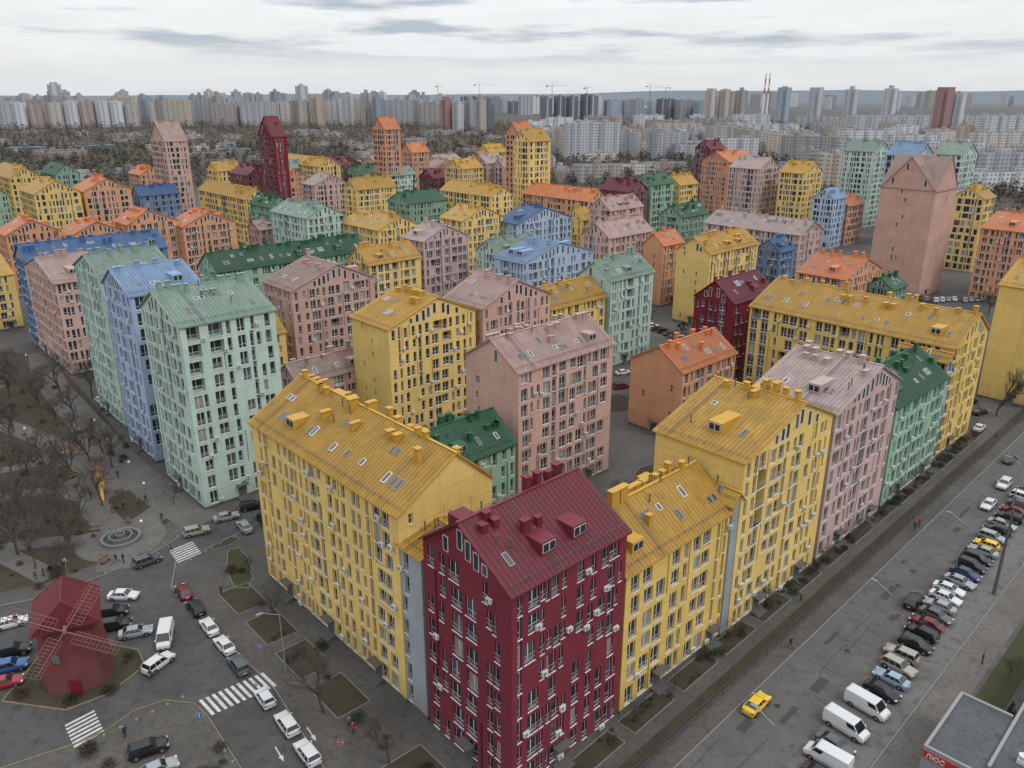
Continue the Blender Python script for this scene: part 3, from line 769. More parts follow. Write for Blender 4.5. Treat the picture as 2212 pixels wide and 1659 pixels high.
    for sx in (-1,1):
        for sy in (-1,1):
            cxp=(sx*wb,sy*(W-.16));
            M.tube((cxp[0],sy*(W-.2),wr),(cxp[0],sy*(W+.015),wr),wr,wr,14,2,True)
            M.tube((cxp[0],sy*(W+.01),wr),(cxp[0],sy*(W+.03),wr),wr*.62,wr*.5,10,3,True)
            for k in range(7):
                t0=math.pi*k/7;t1=math.pi*(k+1)/7;ra=wr+.07
                M.poly([(cxp[0]+ra*math.cos(t0),sy*(W+.004),wr+ra*math.sin(t0)),(cxp[0]+ra*math.cos(t1),sy*(W+.004),wr+ra*math.sin(t1)),(cxp[0],sy*(W+.004),wr)],6)
    hz=st[-2][2]
    for sy in (-1,1):
        w=st[-2][4]
        M.cbox((xf-.16,sy*w*.78,hz-.0),(.26,.34,.14),0,4);M.cbox((xr+.09,sy*w*.82,st[1][2]+.04),(.2,.26,.18),0,5)
        M.cbox((c['b1']-.18,sy*(W+.06),c['z0']-.02),(.14,.2,.13),0,0)
    M.cbox((xf-.05,0,.36),(.14,1.0,.2),0,6);M.cbox((xf+.03,0,.42),(.02,.5,.11),0,7);M.cbox((xr-.02,0,.6),(.03,.5,.11),0,7)
    return M.mesh('car_'+kind+'_'+color)
CCH={}
def car(kind,color,x,y,ang,name=None,sc=.93):
    k=(kind,color)
    if k not in CCH: CCH[k]=car_mesh(*k)
    return obj(name or {'van':'parked_van'}.get(kind,'parked_car'),CCH[k],None,(x,y,.008),ang,sc)
aB=math.atan2(DB[1],DB[0]);aA=math.atan2(FD.y,FD.x)
park=[(39.9,72.6,'van','white'),(36,69.5,'van','white'),(34.2,67.2,'sedan','grey'),(32.7,65.2,'van','white'),(31.0,62.9,'sedan','black'),(42.6,75.3,'sedan','black'),(44.3,77.4,'sedan','lblue'),(46.1,79.4,'suv','beige'),(47.7,81.6,'suv','beige'),(50.1,83.6,'suv','black'),(51.9,85.7,'suv','black'),(53.8,87.7,'sedan','dred'),(55.6,89.6,'sedan','grey'),(57.3,91.5,'sedan','silver'),(59.0,93.4,'sedan','white'),(60.8,95.4,'sedan','white'),(63.0,97.4,'sedan','silver'),(64.9,99.3,'sedan','dblue'),(66.8,101.3,'suv','black'),(68.6,103.3,'suv','black'),(70.5,105.3,'sedan','silver'),(72.4,107.3,'hatch','yellow'),(74.4,109.4,'suv','silver'),(76.4,111.5,'suv','black'),(78.3,113.5,'sedan','silver'),(80.5,115.6,'suv','black'),(82.6,117.8,'sedan','dred'),(85,120,'sedan','grey'),(87,122.3,'suv','white'),(89.4,124.5,'sedan','black')]
for i,(x,y,k,c_) in enumerate(park):
    car(k,c_,x+R.uniform(-.25,.25),y+R.uniform(-.15,.15),aB+(math.pi if R.random()<.5 else 0)+R.uniform(-.07,.07),sc=.9)
car('sedan','yellow',27.5,73.1,aA,'taxi_car');car('suv','white',86.5,127.3,aA+math.pi,'moving_car');car('sedan','white',79.7,120,aA+math.pi,'moving_car');car('sedan','grey',93.6,137.8,aA,'moving_car');car('suv','black',54.4,92.6,aA)
lr=[(-44.8,95.2,'sedan','dred'),(-41.7,91.5,'suv','black'),(-38.5,87.5,'sedan','white'),(-35.3,83.8,'sedan','white'),(-32.3,80.0,'suv','grey'),(-27.6,74.5,'hatch','white'),(-24.0,70.4,'suv','white'),(-20.8,66.3,'suv','white')]
for x,y,k,c_ in lr: car(k,c_,x-.5,y-.4,math.atan2(-1.2,1)+R.uniform(-.04,.04)+math.pi,sc=.88)
for x,y,k,c_,a in [(-53.2,94,'sedan','white',.0),(-52.9,90.2,'suv','black',.25),(-51.2,87.4,'suv','black',.3),(-48,86.0,'sedan','silver',.35),(-43.8,85.0,'van','white',-1.3),(-42.6,80.0,'suv','white',1.1),(-65.1,87.9,'sedan','white',.5),(-61.5,82.3,'suv','black',.4),(-60.2,79.4,'suv','blue',.4),(-59.2,76.6,'sedan','red',.4),(-53.6,102.6,'suv','grey',.75),(-49.5,111.1,'suv','beige',.5),(-46.4,115.8,'sedan','silver',.5),(-43.3,119.4,'suv','black',.45),(-42.4,112.6,'sedan','silver',2.2),(-40.0,115.0,'suv','black',2.2),(-38.1,66.5,'suv','black',.5),(-36.0,63.8,'sedan','silver',.6),(-149.5,229,'suv','black',.3),(-92.3,168.8,'sedan','white',-.8),(96.2,153,'sedan','white',.8),(102.3,168,'suv','black',.5),(101.2,161.9,'sedan','black',.5),(27.4,188,'sedan','white',.4),(25.7,178,'suv','dred',.4)]:
    car(k,c_,x,y,a,sc=.9)
for i in range(14): car(R.choice(['sedan','suv']),R.choice(['white','black','silver','grey']),41.5+i*1.3,230-i*2.6,.15)
for i in range(16): car(R.choice(['sedan','suv']),R.choice(['white','black','silver','grey','dblue']),122+i*2.4,262+(i%4)*.7,1.2)
for i in range(10): car(R.choice(['sedan','suv']),R.choice(['white','black','silver','dred']),18+i*1.9,116+i*2.2,2.3)
# ------------------------------------------------------------ street furniture
M_pole=newmat('lamp_pole',.5,(.24,.25,.26,1),.3);M_lampg=newmat('lamp_glass',.3,(.6,.6,.58,1))
def lamp_mesh():
    M=MB([M_pole,M_lampg]);M.tube((0,0,0),(0,0,1.2),.13,.11,8);M.tube((0,0,1.2),(0,0,8),.09,.06,8)
    pr=(0,0,8)
    for i in range(1,7):
        t=i/6*math.pi/2;p=(-1.9*math.sin(t)*1.0,0,8+1.0*math.sin(t*.95));M.tube(pr,p,.055,.05,6);pr=p
    M.cbox((pr[0]-.35,0,pr[2]-.08),(.8,.28,.14),0,0);M.cbox((pr[0]-.38,0,pr[2]-.12),(.6,.22,.05),0,1)
    return M.mesh('street_lamp')
LM=lamp_mesh();aN=math.atan2(FN.y,FN.x)
for x,y in [(46.0,83.2),(63.9,100.3),(25.2,61.6),(83.2,119.2),(103,139),(123,159)]: obj('street_lamp',LM,None,(x,y,0),aN)
obj('street_lamp',LM,None,(-27.1,79.2,0),.6)
M=MB([M_plinth,M_rail]);M.tube((0,0,0),(0,0,13),.24,.15,8,0,True);M.cbox((0,0,12.2),(2.2,.12,.12),aN,1);M.cbox((0,0,11.3),(1.6,.12,.12),aN,1)
obj('utility_pole',M.mesh('utility_pole'),None,(66.6,95.0,0))
def globe_mesh():
    M=MB([M_pole,M_lampg]);M.tube((0,0,0),(0,0,3.2),.06,.045,6)
    for i in range(6):
        a,b_=math.pi*i/6,math.pi*(i+1)/6
        M.tube((0,0,3.42-.25*math.cos(a)),(0,0,3.42-.25*math.cos(b_)),max(.01,.25*math.sin(a)),max(.01,.25*math.sin(b_)),10,1)
    M.tube((0,0,.0),(0,0,.3),.14,.1,8);return M.mesh('globe_lamp')
GM=globe_mesh()
for x,y in [(-76.8,140.3),(-68.3,130.4),(-56.9,109.2),(-62.9,98.2),(-122.1,192.9),(-95.6,145.7),(-84,150),(-62,122),(-80,118)]: obj('globe_lamp',GM,None,(x,y,0))
def bench_mesh():
    M=MB([newmat('bench_wood',.8,(.16,.09,.05,1)),M_rail])
    for i in range(3): M.cbox((0,-.18+i*.18,.43),(1.6,.14,.04),0,0)
    for i in range(2): M.cbox((0,.3,.6+i*.18),(1.6,.04,.13),0,0)
    for s in (-.65,.65): M.cbox((s,0,0),(.06,.5,.43),0,1);M.cbox((s,.3,.43),(.05,.05,.45),0,1)
    return M.mesh('park_bench')
BE=bench_mesh()
for i,(x,y,a) in enumerate([(-66,112,.3),(-62,115,2),(-79,131,1),(-68,125,3.6),(-82,146,.8),(-90,138,2),(-60,103,1.2),(-95,156,.9),(-78,138,3.9),(-103,172,.9)]): obj('park_bench',BE,None,(x,y,.01),a)
M=MB([M_rail]);
L=190;n=int(L/2.5)
for i in range(n+1):
    x,y=S_(-20+i*2.5,0);M.cbox((x,y,0),(.07,.07,1.45),aA,0)
for z in (.12,.75,1.36):
    x,y=S_(-20,0);M.box((x,y,z),(FD.x*L,FD.y*L,0),(FN.x*.03,FN.y*.03,0),(0,0,.045),0)
for i in range(int(L/.22)):
    x,y=S_(-20+i*.22,.015);M.box((x,y,.1),(FD.x*.022,FD.y*.022,0),(FN.x*.01,FN.y*.01,0),(0,0,1.28),0,('-z','+z'))
obj('street_fence',M.mesh('street_fence'))
BM=MB([M_kerb]);
for i in range(4):
    a,b_=math.pi/2*i/4,math.pi/2*(i+1)/4;BM.tube((0,0,.28*math.sin(a)),(0,0,.28*math.sin(b_)),.22*math.cos(a),max(.005,.22*math.cos(b_)),10)
BMm=BM.mesh('bollard')
for p,q,k in [((-38.5,75),(-46,68),7),((-29,75),(-47,95),11),((-48.5,104),(-41,115),6),((-59.5,100.5),(-50.5,114.8),8),((-31,67),(-27,62.5),4)]:
    for i in range(k): obj('bollard',BMm,None,(p[0]+(q[0]-p[0])*i/(k-1)+.8,p[1]+(q[1]-p[1])*i/(k-1)-.3,0))
M_sr=newmat('sign_red',.4,(.45,.02,.02,1));M_sb=newmat('sign_blue',.4,(.02,.10,.38,1));M_sw=newmat('sign_white',.4,(.6,.6,.6,1))
def sign(x,y,kind,rot):
    M=MB([M_pole,M_sr,M_sb,M_sw]);M.tube((0,0,0),(0,0,2.7),.035,.035,6)
    n=16
    def dsc(r,yy,mi,nn=n,ph=0): M.poly([(r*math.cos(ph+2*math.pi*i/nn),yy,2.5+r*math.sin(ph+2*math.pi*i/nn)) for i in range(nn)],mi)
    if kind=='blue': dsc(.36,-.05,3);dsc(.33,-.056,2);M.poly([(-.05,-.06,2.3),(.05,-.06,2.3),(.05,-.06,2.7),(-.05,-.06,2.7)],3)
    else: dsc(.38,-.05,3,8,math.pi/8);dsc(.35,-.056,1,8,math.pi/8)
    o=obj('traffic_sign',M.mesh('traffic_sign'),None,(x,y,0),rot)
    if kind=='stop':
        cu=bpy.data.curves.new('stop_lettering','FONT');cu.body='STOP';cu.size=.24;cu.align_x='CENTER';cu.materials.append(M_sw)
        t=obj('lettering',cu,o,(0,-.064,2.42));t.rotation_euler=(math.pi/2,0,0)
sign(-30.3,80.6,'blue',-.3);sign(-17.6,65.4,'stop',-.2);sign(-33.5,69.2,'blue',.2)
def windmill():
    E=empty('windmill',(-51.5,78.6,.12))
    B_=MB([WM['red'],M_fan,TM['red']]);n=8;r0,r1,H=4.0,3.3,8.6
    rings=[]
    for z,r in ((0,r0),(2.8,r0*.97),(2.81,r0*.93),(H,r1)):
        rings.append([(r*math.cos(2*math.pi*(i+.5)/n),r*math.sin(2*math.pi*(i+.5)/n),z) for i in range(n)])
    for a,b_ in zip(rings[:-1],rings[1:]):
        for i in range(n):
            j=(i+1)%n;B_.poly([a[i],a[j],b_[j],b_[i]],0,[(i*3,a[i][2]),(i*3+3,a[i][2]),(i*3+3,b_[i][2]),(i*3,b_[i][2])])
    B_.poly(rings[-1],0)
    B_.cbox((1.6,-3.62,0),(1.2,.3,2.1),0,2);B_.cbox((0,-3.5,4.3),(.8,.2,1.0),0,1)
    obj('tower',B_.mesh('tower'),E)
    R_=MB([RM['red'],TM['red']])
    f=Vector((.45,-.9,0)).normalized();s=Vector((f.y,-f.x,0))
    def P(a,b_,z): v=f*a+s*b_;return (v.x,v.y,z)
    A0=[P(3.7,-3.6,H),P(3.7,3.6,H),P(-4.3,3.6,H),P(-4.3,-3.6,H)]
    r0_,r1_=P(2.8,0,H+3.2),P(-3.0,0,H+3.2)
    R_.poly([A0[1],A0[0],r0_],0,[(0,0),(8,0),(4,4)]);R_.poly([A0[3],A0[2],r1_],0,[(0,0),(8,0),(4,4)])
    R_.poly([A0[0],A0[3],r1_,r0_],0,[(0,0),(8,0),(7,5),(1,5)]);R_.poly([A0[2],A0[1],r0_,r1_],0,[(0,0),(8,0),(7,5),(1,5)]);R_.poly([(p[0],p[1],p[2]-.01) for p in A0],1)
    for a_,b_ in ((A0[0],r0_),(A0[1],r0_),(A0[2],r1_),(A0[3],r1_),(r0_,r1_)): R_.tube(a_,b_,.07,.07,4,1)
    obj('cap_roof',R_.mesh('cap_roof'),E)
    Sx=MB([newmat('sail_timber',.7,(.21,.11,.10,1)),M_rail]);hub=Vector(P(4.3,0,H+.4));
    Sx.tube(P(3.0,0,H+.4),P(4.7,0,H+.4),.22,.22,10,0,True)
    up=Vector((0,0,1))
    for k in range(4):
        t=math.radians(36+90*k);d=s*math.cos(t)+up*math.sin(t);e=-s*math.sin(t)+up*math.cos(t);o_=hub+f*.2
        Lb=6.3
        Sx.tube(tuple(o_),tuple(o_+d*Lb),.09,.06,5)
        Sx.tube(tuple(o_+d*1.2+e*1.15),tuple(o_+d*Lb+e*1.15),.045,.045,4)
        Sx.tube(tuple(o_+d*1.2-e*.4),tuple(o_+d*Lb-e*.4),.04,.04,4)
        for i in range(12):
            q=o_+d*(1.2+i*(Lb-1.2)/11);Sx.tube(tuple(q-e*.4),tuple(q+e*1.15),.035,.035,4)
        Sx.tube(tuple(o_+d*1.2+e*.6),tuple(o_+d*Lb+e*.6),.03,.03,4)
    obj('sails',Sx.mesh('sails'),E)
windmill()
def fountain():
    M=MB([newmat('granite',.6,(.15,.145,.14,1)),newmat('fountain_basin',.3,(.05,.05,.05,1))])
    def ring(ra,rb,z0,z1,mi=0,n=28):
        for i in range(n):
            a,b_=2*math.pi*i/n,2*math.pi*(i+1)/n;c_=lambda r,t,z:(r*math.cos(t),r*math.sin(t),z)
            M.poly([c_(rb,a,z0),c_(rb,b_,z0),c_(rb,b_,z1),c_(rb,a,z1)],mi);M.poly([c_(ra,a,z1),c_(rb,a,z1),c_(rb,b_,z1),c_(ra,b_,z1)],mi)
            M.poly([c_(ra,b_,z0),c_(ra,a,z0),c_(ra,a,z1),c_(ra,b_,z1)],mi)
    ring(2.5,2.9,0,.5);ring(1.5,1.75,0,.8);ring(.01,2.5,0,.12,1);ring(.5,.7,0,1.1);ring(.01,.3,0,1.5)
    obj('fountain',M.mesh('fountain'),None,(-60.7,109.6,0))
fountain()
def playground(x,y,rot,sc=.85):
    E=empty('playground_tower',(x,y,0));E.rotation_euler=(0,0,rot);E.scale=(sc,)*3
    Y_=newmat('play_yellow',.5,(.42,.28,.05,1));O_=newmat('play_red',.5,(.30,.08,.03,1));M=MB([Y_,O_])
    for dx in (-.8,.8):
        for dy in (-.8,.8): M.tube((dx,dy,0),(dx,dy,3),.07,.07,6,1)
    M.cbox((0,0,1.3),(1.7,1.7,.12),0,0)
    for i in range(4):
        t=[(-1,-1),(1,-1),(1,1),(-1,1)];a=t[i];b_=t[(i+1)%4];M.poly([(a[0],a[1],2.9),(b_[0],b_[1],2.9),(0,0,3.8)],1)
    obj('frame',M.mesh('frame'),E)
    S2=MB([Y_]);pr=None
    for i in range(8):
        t=i/7;p=(1+3.0*t,0,1.4*(1-t)**1.2+.15)
        if pr: 
            S2.poly([(pr[0],-.3,pr[2]),(p[0],-.3,p[2]),(p[0],.3,p[2]),(pr[0],.3,pr[2])])
            for s in(-1,1): S2.poly([(pr[0],.3*s,pr[2]),(p[0],.3*s,p[2]),(p[0],.35*s,p[2]+.25),(pr[0],.35*s,pr[2]+.25)])
        pr=p
    S2.cbox((-1.6,0,0),(1.4,.8,1.3),0,0);obj('slide',S2.mesh('slide'),E)
playground(-73.7,129.5,-.9);playground(-71,125,-1.1);playground(-85,140,.4,.75)
def shop():
    sh_=FD*1.7
    E=empty('shop_building',(39.2+sh_.x,61.2+sh_.y,0))
    Wl=newmat('shop_wall',.7,(.22,.22,.22,1));Rf=noisy('bitumen_roof',(.060,.063,.068,1),(.085,.088,.094,1),.3,.8,c3=(.05,.052,.055,1),s3=1.4);Rd=newmat('shop_red',.5,(.36,.03,.03,1))
    M=MB([Wl,Rf,Rd,M_gm,M_ac])
    d=FD;n=FN
    def bx(s0,s1,q0,q1,z0,z1,mi): M.box((d.x*s0+n.x*q0,d.y*s0+n.y*q0,z0),(n.x*(q1-q0),n.y*(q1-q0),0),(d.x*(s1-s0),d.y*(s1-s0),0),(0,0,z1-z0),mi)
    bx(0,10.8,0,5,0,4.6,0);bx(.3,10.5,.3,5.2,4.6,4.72,1)
    for a in ((0,10.8,-.02,.28),(0,.28,.28,5),(10.52,10.82,.28,5)): bx(a[0],a[1],a[2],a[3],4.6,4.95,0)
    bx(-.05,10.85,-.06,-.02,4.2,4.5,2)
    bx(1.5,30,5.2,30,0,4.8,0);bx(1.8,29.7,5.5,29.7,4.8,4.9,1)
    for a in ((1.5,30,5.2,5.5),(29.7,30,5.5,30)): bx(a[0],a[1],a[2],a[3],4.8,5.1,0)
    bx(-.12,0,.1,5.1,3.7,4.5,2)
    bx(-.5,1.49,5.2,16,0,4.5,0);bx(-.4,1.4,5.3,16,4.5,4.6,1)
    for k in range(5): bx(1+k*1.9,2.4+k*1.9,-.03,0,.9,3,3)
    for s,q in ((4,7),(9,8.5),(14,7.5),(3,10),(18,12)):
        bx(s,s+.8,q,q+.8,4.9,5.3,4)
        c_=(d.x*(s+.4)+n.x*(q+.4),d.y*(s+.4)+n.y*(q+.4));M.tube((c_[0],c_[1],5.3),(c_[0],c_[1],5.8),.3,.42,10,4,True)
    for s,q in ((6,10),(12,11)): 
        M.tube((d.x*s+n.x*q,d.y*s+n.y*q,5.1),(d.x*(s+5)+n.x*q,d.y*(s+5)+n.y*q,5.1),.1,.1,5,4)
    obj('body',M.mesh('body'),E)
    cu=bpy.data.curves.new('sign_lettering','FONT');cu.body='ЛЮС';cu.size=.72;cu.extrude=.02;cu.materials.append(M_sw)
    t=obj('sign_lettering',cu,E,(n.x*.35-d.x*.15,n.y*.35-d.y*.15,3.85));t.rotation_euler=(math.pi/2,0,math.atan2(n.y,n.x))
shop()
# ------------------------------------------------------------ trees
def tree_mesh(seed,H,spread=.55,levels=5):
    q=random.Random(seed);M=MB([M_bark])
    def br(p,d,L,r,lv):
        n=3 if lv<2 else 2
        pts=[p];dd=d.copy()
        for i in range(n):
            dd=(dd+Vector((q.uniform(-1,1),q.uniform(-1,1),q.uniform(-.3,.6)))*.16).normalized();pts.append(pts[-1]+dd*L/n)
        for i in range(n): M.tube(pts[i],pts[i+1],r*(1-.35*i/n),r*(1-.35*(i+1)/n),5 if lv<2 else 3)
        if lv>=levels: return
        k=q.choice([3,4]) if lv else 5
        for i in range(k):
            t=q.uniform(.45,1);pp=pts[0].lerp(pts[-1],t) if i else pts[-1]
            a=q.uniform(0,6.28);u=dd.orthogonal().normalized();w=dd.cross(u)
            nd=(dd*.8+(u*math.cos(a)+w*math.sin(a))*spread*q.uniform(.7,1.3)+Vector((0,0,.12))).normalized()
            br(pp,nd,L*q.uniform(.6,.8),max(r*.56,.014),lv+1)
    br(Vector((0,0,0)),Vector((0,0,1)),H*.33,H*.020,0)
    return M.mesh('bare_tree')
TMS=[tree_mesh(i,9,.6) for i in range(4)]+[tree_mesh(9,11,.3)]
trees=[(-21,72.3,1.1),(-12.7,65,.85),(-66.3,104.9,1),(-78.1,114.6,1.1),(-98.4,145.7,1.2),(-100.9,160.3,1.3),(-95.5,171.5,1.2),(-69.1,114.6,1),(-80.4,125.9,1.1),(-114.4,171.5,1.3),(-104.4,174.5,1.3),(-31.7,90.1,.5),(18,122,.5),(28,134,.5),(56,168,.6),(44,208,.7),(60,200,.6),(-30,192,.6),(36,190,.5),(-38,101,.35),(150,246,1),(158,240,1.1),(166,236,.9),(130,250,.8),(172,228,1),(140,205,.9),(120,222,.8),(112,196,.6),(128,240,.9),(-57,121,.5),(40,131,.5),(50,146,.5),(-88,172,1.2),(-84,168,1.1),(-97,180,1.2)]
nfix=len(trees)
qt=random.Random(44);nt_=0
while nt_<34:
    y=qt.uniform(98,196);x=qt.uniform(-.655,-.49)*(.941*y+22)
    px=-50-76*((y-115)/90)
    if x>px-5.5: continue
    if math.hypot(x+73,y-128)<6.5 or math.hypot(x+61,y-110)<7.5 or math.hypot(x+85,y-141)<5: continue
    if any(math.hypot(x-t[0],y-t[1])<4.2 for t in trees): continue
    trees.append((x,y,qt.uniform(.75,1.2)));nt_+=1
for x,y,s in trees:
    obj('bare_tree',R.choice(TMS[:4]),None,(x,y,0),R.uniform(0,6.28),s)
for s in (4,13,24,33,44,52,63,75,86,98):
    x,y=S_(s+R.uniform(-1,1),-4.6);obj('bare_tree',R.choice(TMS[:4]),None,(x,y,0),R.uniform(0,6.28),R.uniform(.28,.45))
for s in (20,30,42,55,66):
    x,y=S_(s,22.2);obj('bare_tree',R.choice(TMS[:4]),None,(x,y,0),R.uniform(0,6.28),R.uniform(.3,.5))
obj('poplar_tree',TMS[4],None,(104,160.5,0),0,1.15)
def bush_mesh(seed,col):
    q=random.Random(seed);M=MB([col])
    for i in range(300):
        t=q.uniform(0,6.28);ph=q.uniform(0,1.4);r=q.uniform(.45,1.)
        c_=Vector((math.cos(t)*math.cos(ph)*r,math.sin(t)*math.cos(ph)*r,.1+math.sin(ph)*r*.9))
        a=Vector((q.uniform(-1,1),q.uniform(-1,1),q.uniform(-1,1))).normalized()*.13;b_=a.orthogonal().normalized()*.09
        M.poly([tuple(c_-a),tuple(c_+b_),tuple(c_+a)])
    for i in range(8):
        t=q.uniform(0,6.28);M.tube((0,0,0),(math.cos(t)*.6,math.sin(t)*.6,.8),.03,.01,3)
    return M.mesh('bush')
BRN=newmat('bush_brown',.95,(.060,.046,.033,1));GRN=newmat('bush_green',.9,(.035,.052,.022,1))
BU=[bush_mesh(1,BRN),bush_mesh(2,GRN),bush_mesh(3,BRN)]
for k in range(110):
    s=R.uniform(-6,120);x,y=S_(s,R.uniform(-5.6,-3.8));obj('shrub',R.choice(BU),None,(x,y,0),R.uniform(0,6),R.uniform(.3,.9))
for x,y in [(-50,73.8),(-47,76.5),(-56,75),(-46.5,81),(-31,64),(-30,66),(-32.5,62),(-34,92),(-30,86),(-26,82),(-22,77),(-17,72),(-13,68),(-9,64),(-6,60),(-24,84),(-40,100),(-62,97),(-66,100),(-44,67),(-41,64)]:
    for k in range(2): obj('shrub',R.choice(BU),None,(x+R.uniform(-1,1),y+R.uniform(-1,1),0),R.uniform(0,6),R.uniform(.5,1.2))
for k in range(70):
    i=R.randrange(nfix,len(trees));obj('shrub',R.choice(BU),None,(trees[i][0]+R.uniform(-4,4),trees[i][1]+R.uniform(-4,4),0),R.uniform(0,6),R.uniform(.4,1.0))
def thuja():
    q=random.Random(4);M=MB([GRN,M_bark]);M.tube((0,0,0),(0,0,.5),.05,.05,5,1)
    for i in range(260):
        z=q.uniform(.2,1.9);r=.42*(1-(z/2)**1.6)*q.uniform(.7,1.1);t=q.uniform(0,6.28);c_=Vector((r*math.cos(t),r*math.sin(t),z))
        M.poly([tuple(c_+Vector((q.uniform(-.1,.1),q.uniform(-.1,.1),q.uniform(-.1,.2)))) for _ in range(3)])
    return M.mesh('thuja_tree')
TH=thuja()
for i in range(9):
    x,y=S_(27+i*1.0,24.2);obj('thuja_tree',TH,None,(x,y,0),i)
# ------------------------------------------------------------ people
M_skin=newmat('skin',.6,(.45,.28,.2,1));M_hair=newmat('hair',.7,(.03,.02,.015,1))
CL=[newmat('jacket_'+n_,.85,c_) for n_,c_ in (('black',(.02,.02,.022,1)),('navy',(.02,.03,.07,1)),('olive',(.06,.06,.035,1)),('red',(.3,.03,.03,1)),('grey',(.12,.12,.13,1)))]
M_jean=newmat('trousers',.85,(.03,.035,.05,1));M_shoe=newmat('shoes',.6,(.02,.02,.02,1))
def person_mesh(jacket,stride):
    V=[];E_=[];Rr=[]
    def add(p,r,par):
        V.append(p);Rr.append(r)
        if par is not None: E_.append((par,len(V)-1))
        return len(V)-1
    pel=add((0,0,.93),(.16,.12),None)
    ch=add((0,.01,1.15),(.15,.105),pel);sh=add((0,.01,1.38),(.17,.105),ch);nk=add((0,.01,1.50),(.06,.06),sh)
    h1=add((0,-.01,1.58),(.075,.09),nk);h2=add((0,-.01,1.68),(.08,.095),h1);add((0,0,1.76),(.05,.06),h2);add((0,-.115,1.63),(.012,.014),h1)
    for s in (-1,1):
        st=stride*s
        fy=-.30*st if st>0 else -.42*st
        hp=add((.09*s,0,.88),(.095,.1),pel);kn=add((.1*s,-.12*st,.48),(.062,.065),hp);an=add((.1*s,fy,.09 if st>=0 else .14),(.045,.05),kn);add((.1*s,fy-.17,.045),(.045,.032),an)
        a0=add((.19*s,.01,1.38),(.06,.06),sh);el=add((.25*s,.1*st+.03,1.1),(.047,.047),a0);wr=add((.26*s,.2*st-.04,.87),(.032,.03),el)
        pm=add((.265*s,.22*st-.06,.79),(.035,.02),wr)
        for k in range(4): 
            f1=add((.265*s,.22*st-.09+.022*k,.73),(.009,.009),pm);add((.255*s,.22*st-.095+.022*k,.69+.004*abs(k-1)),(.008,.008),f1)
        th=add((.25*s,.22*st-.1,.78),(.011,.011),wr);add((.24*s,.22*st-.12,.745),(.009,.009),th)
    me=bpy.data.meshes.new('p');me.from_pydata(V,E_,[]);o=bpy.data.objects.new('p',me);COL.objects.link(o)
    o.modifiers.new('s','SKIN')
    for i,r in enumerate(Rr): me.skin_vertices[0].data[i].radius=r
    for i in range(len(V)): me.skin_vertices[0].data[i].use_root=(i==0)
    sd=o.modifiers.new('d','SUBSURF');sd.levels=1;sd.render_levels=1
    dg=bpy.context.evaluated_depsgraph_get();dg.update()
    out=bpy.data.meshes.new_from_object(o.evaluated_get(dg));bpy.data.objects.remove(o)
    out.name='pedestrian';out.materials.clear()
    for m_ in (jacket,M_jean,M_skin,M_hair,M_shoe): out.materials.append(m_)
    for p in out.polygons:
        c_=p.center;p.use_smooth=True
        if c_.z>1.68 or (c_.z>1.56 and c_.y>.03): p.material_index=3
        elif c_.z>1.5: p.material_index=2
        elif abs(c_.x)>.2 and c_.z<.86: p.material_index=2
        elif c_.z>.84: p.material_index=0
        elif c_.z>.1: p.material_index=1
        else: p.material_index=4
    return out
PM=[person_mesh(CL[i],[.9,.1,.7,.2,.8][i]) for i in range(5)]
for i,(x,y) in enumerate([(-58.4,103),(-57.3,103),(-40.1,94.8),(-67.1,99.4),(-67.8,98.6),(-66.4,100),(-41.5,68.6),(-42.5,77.6),(-17.1,69.1),(39.3,93.2),(34.7,83.5),(57,80.5),(63.8,112.4),(65,113.4),(-62.9,120.9),(-62,121.6),(-84.4,144.6),(-56.7,115.4),(97.4,149.1),(-51.6,106.2),(-83,145),(-102,152),(-94,150),(-66,118),(-17.7,70),(-90,144),(-64.5,119),(-72,123),(-76,140),(-78,143),(-88,156),(-95,163),(-71,131)]):
    obj('pedestrian',PM[i%5],None,(x,y,.008),R.uniform(0,6.28))
# ------------------------------------------------------------ distant city
def citymat(name,c,win,pu=3.2,pv=2.9,wu=.5,wv=.45):
    m=newmat(name,.9,c,0,.1);b=m.node_tree.nodes['Principled BSDF'];uv=N(m,'ShaderNodeUVMap');s=N(m,'ShaderNodeSeparateXYZ');lk(m,uv.outputs[0],s.inputs[0])
    a=math_(m,'LESS_THAN',math_(m,'FRACT',math_(m,'DIVIDE',s.outputs[0],pu)),wu);b2=math_(m,'LESS_THAN',math_(m,'FRACT',math_(m,'DIVIDE',s.outputs[1],pv)),wv)
    k=math_(m,'MULTIPLY',a,b2)
    v=math_(m,'LESS_THAN',math_(m,'FRACT',math_(m,'DIVIDE',s.outputs[0],pu*4)),.28)
    oi=N(m,'ShaderNodeObjectInfo');base=mixc(m,1.0,c,val2col(m,maprange(m,oi.outputs['Random'],0,1,.72,1.12)),'MULTIPLY')
    base=mixc(m,math_(m,'MULTIPLY',v,.45),base,win)
    lk(m,mixc(m,math_(m,'MULTIPLY',k,.9),base,win),b.inputs['Base Color']);return m
CM={'beige':citymat('city_beige',(.47,.43,.39,1),(.16,.16,.175,1)),'white':citymat('city_white',(.58,.59,.61,1),(.18,.19,.21,1)),'grey':citymat('city_grey',(.35,.355,.38,1),(.16,.17,.19,1)),  # pale, greyed city colours with the distance haze baked in
 'brown':citymat('city_brown',(.38,.30,.26,1),(.19,.175,.17,1)),'dark':citymat('city_dark',(.17,.18,.205,1),(.10,.11,.125,1)),'blue':citymat('city_blue',(.33,.39,.45,1),(.17,.195,.23,1)),'tan':citymat('city_tan',(.49,.42,.34,1),(.18,.17,.17,1)),'cred':citymat('city_red',(.34,.19,.19,1),(.22,.17,.17,1))}
M_croof=newmat('flat_roof',.9,(.12,.12,.125,1))
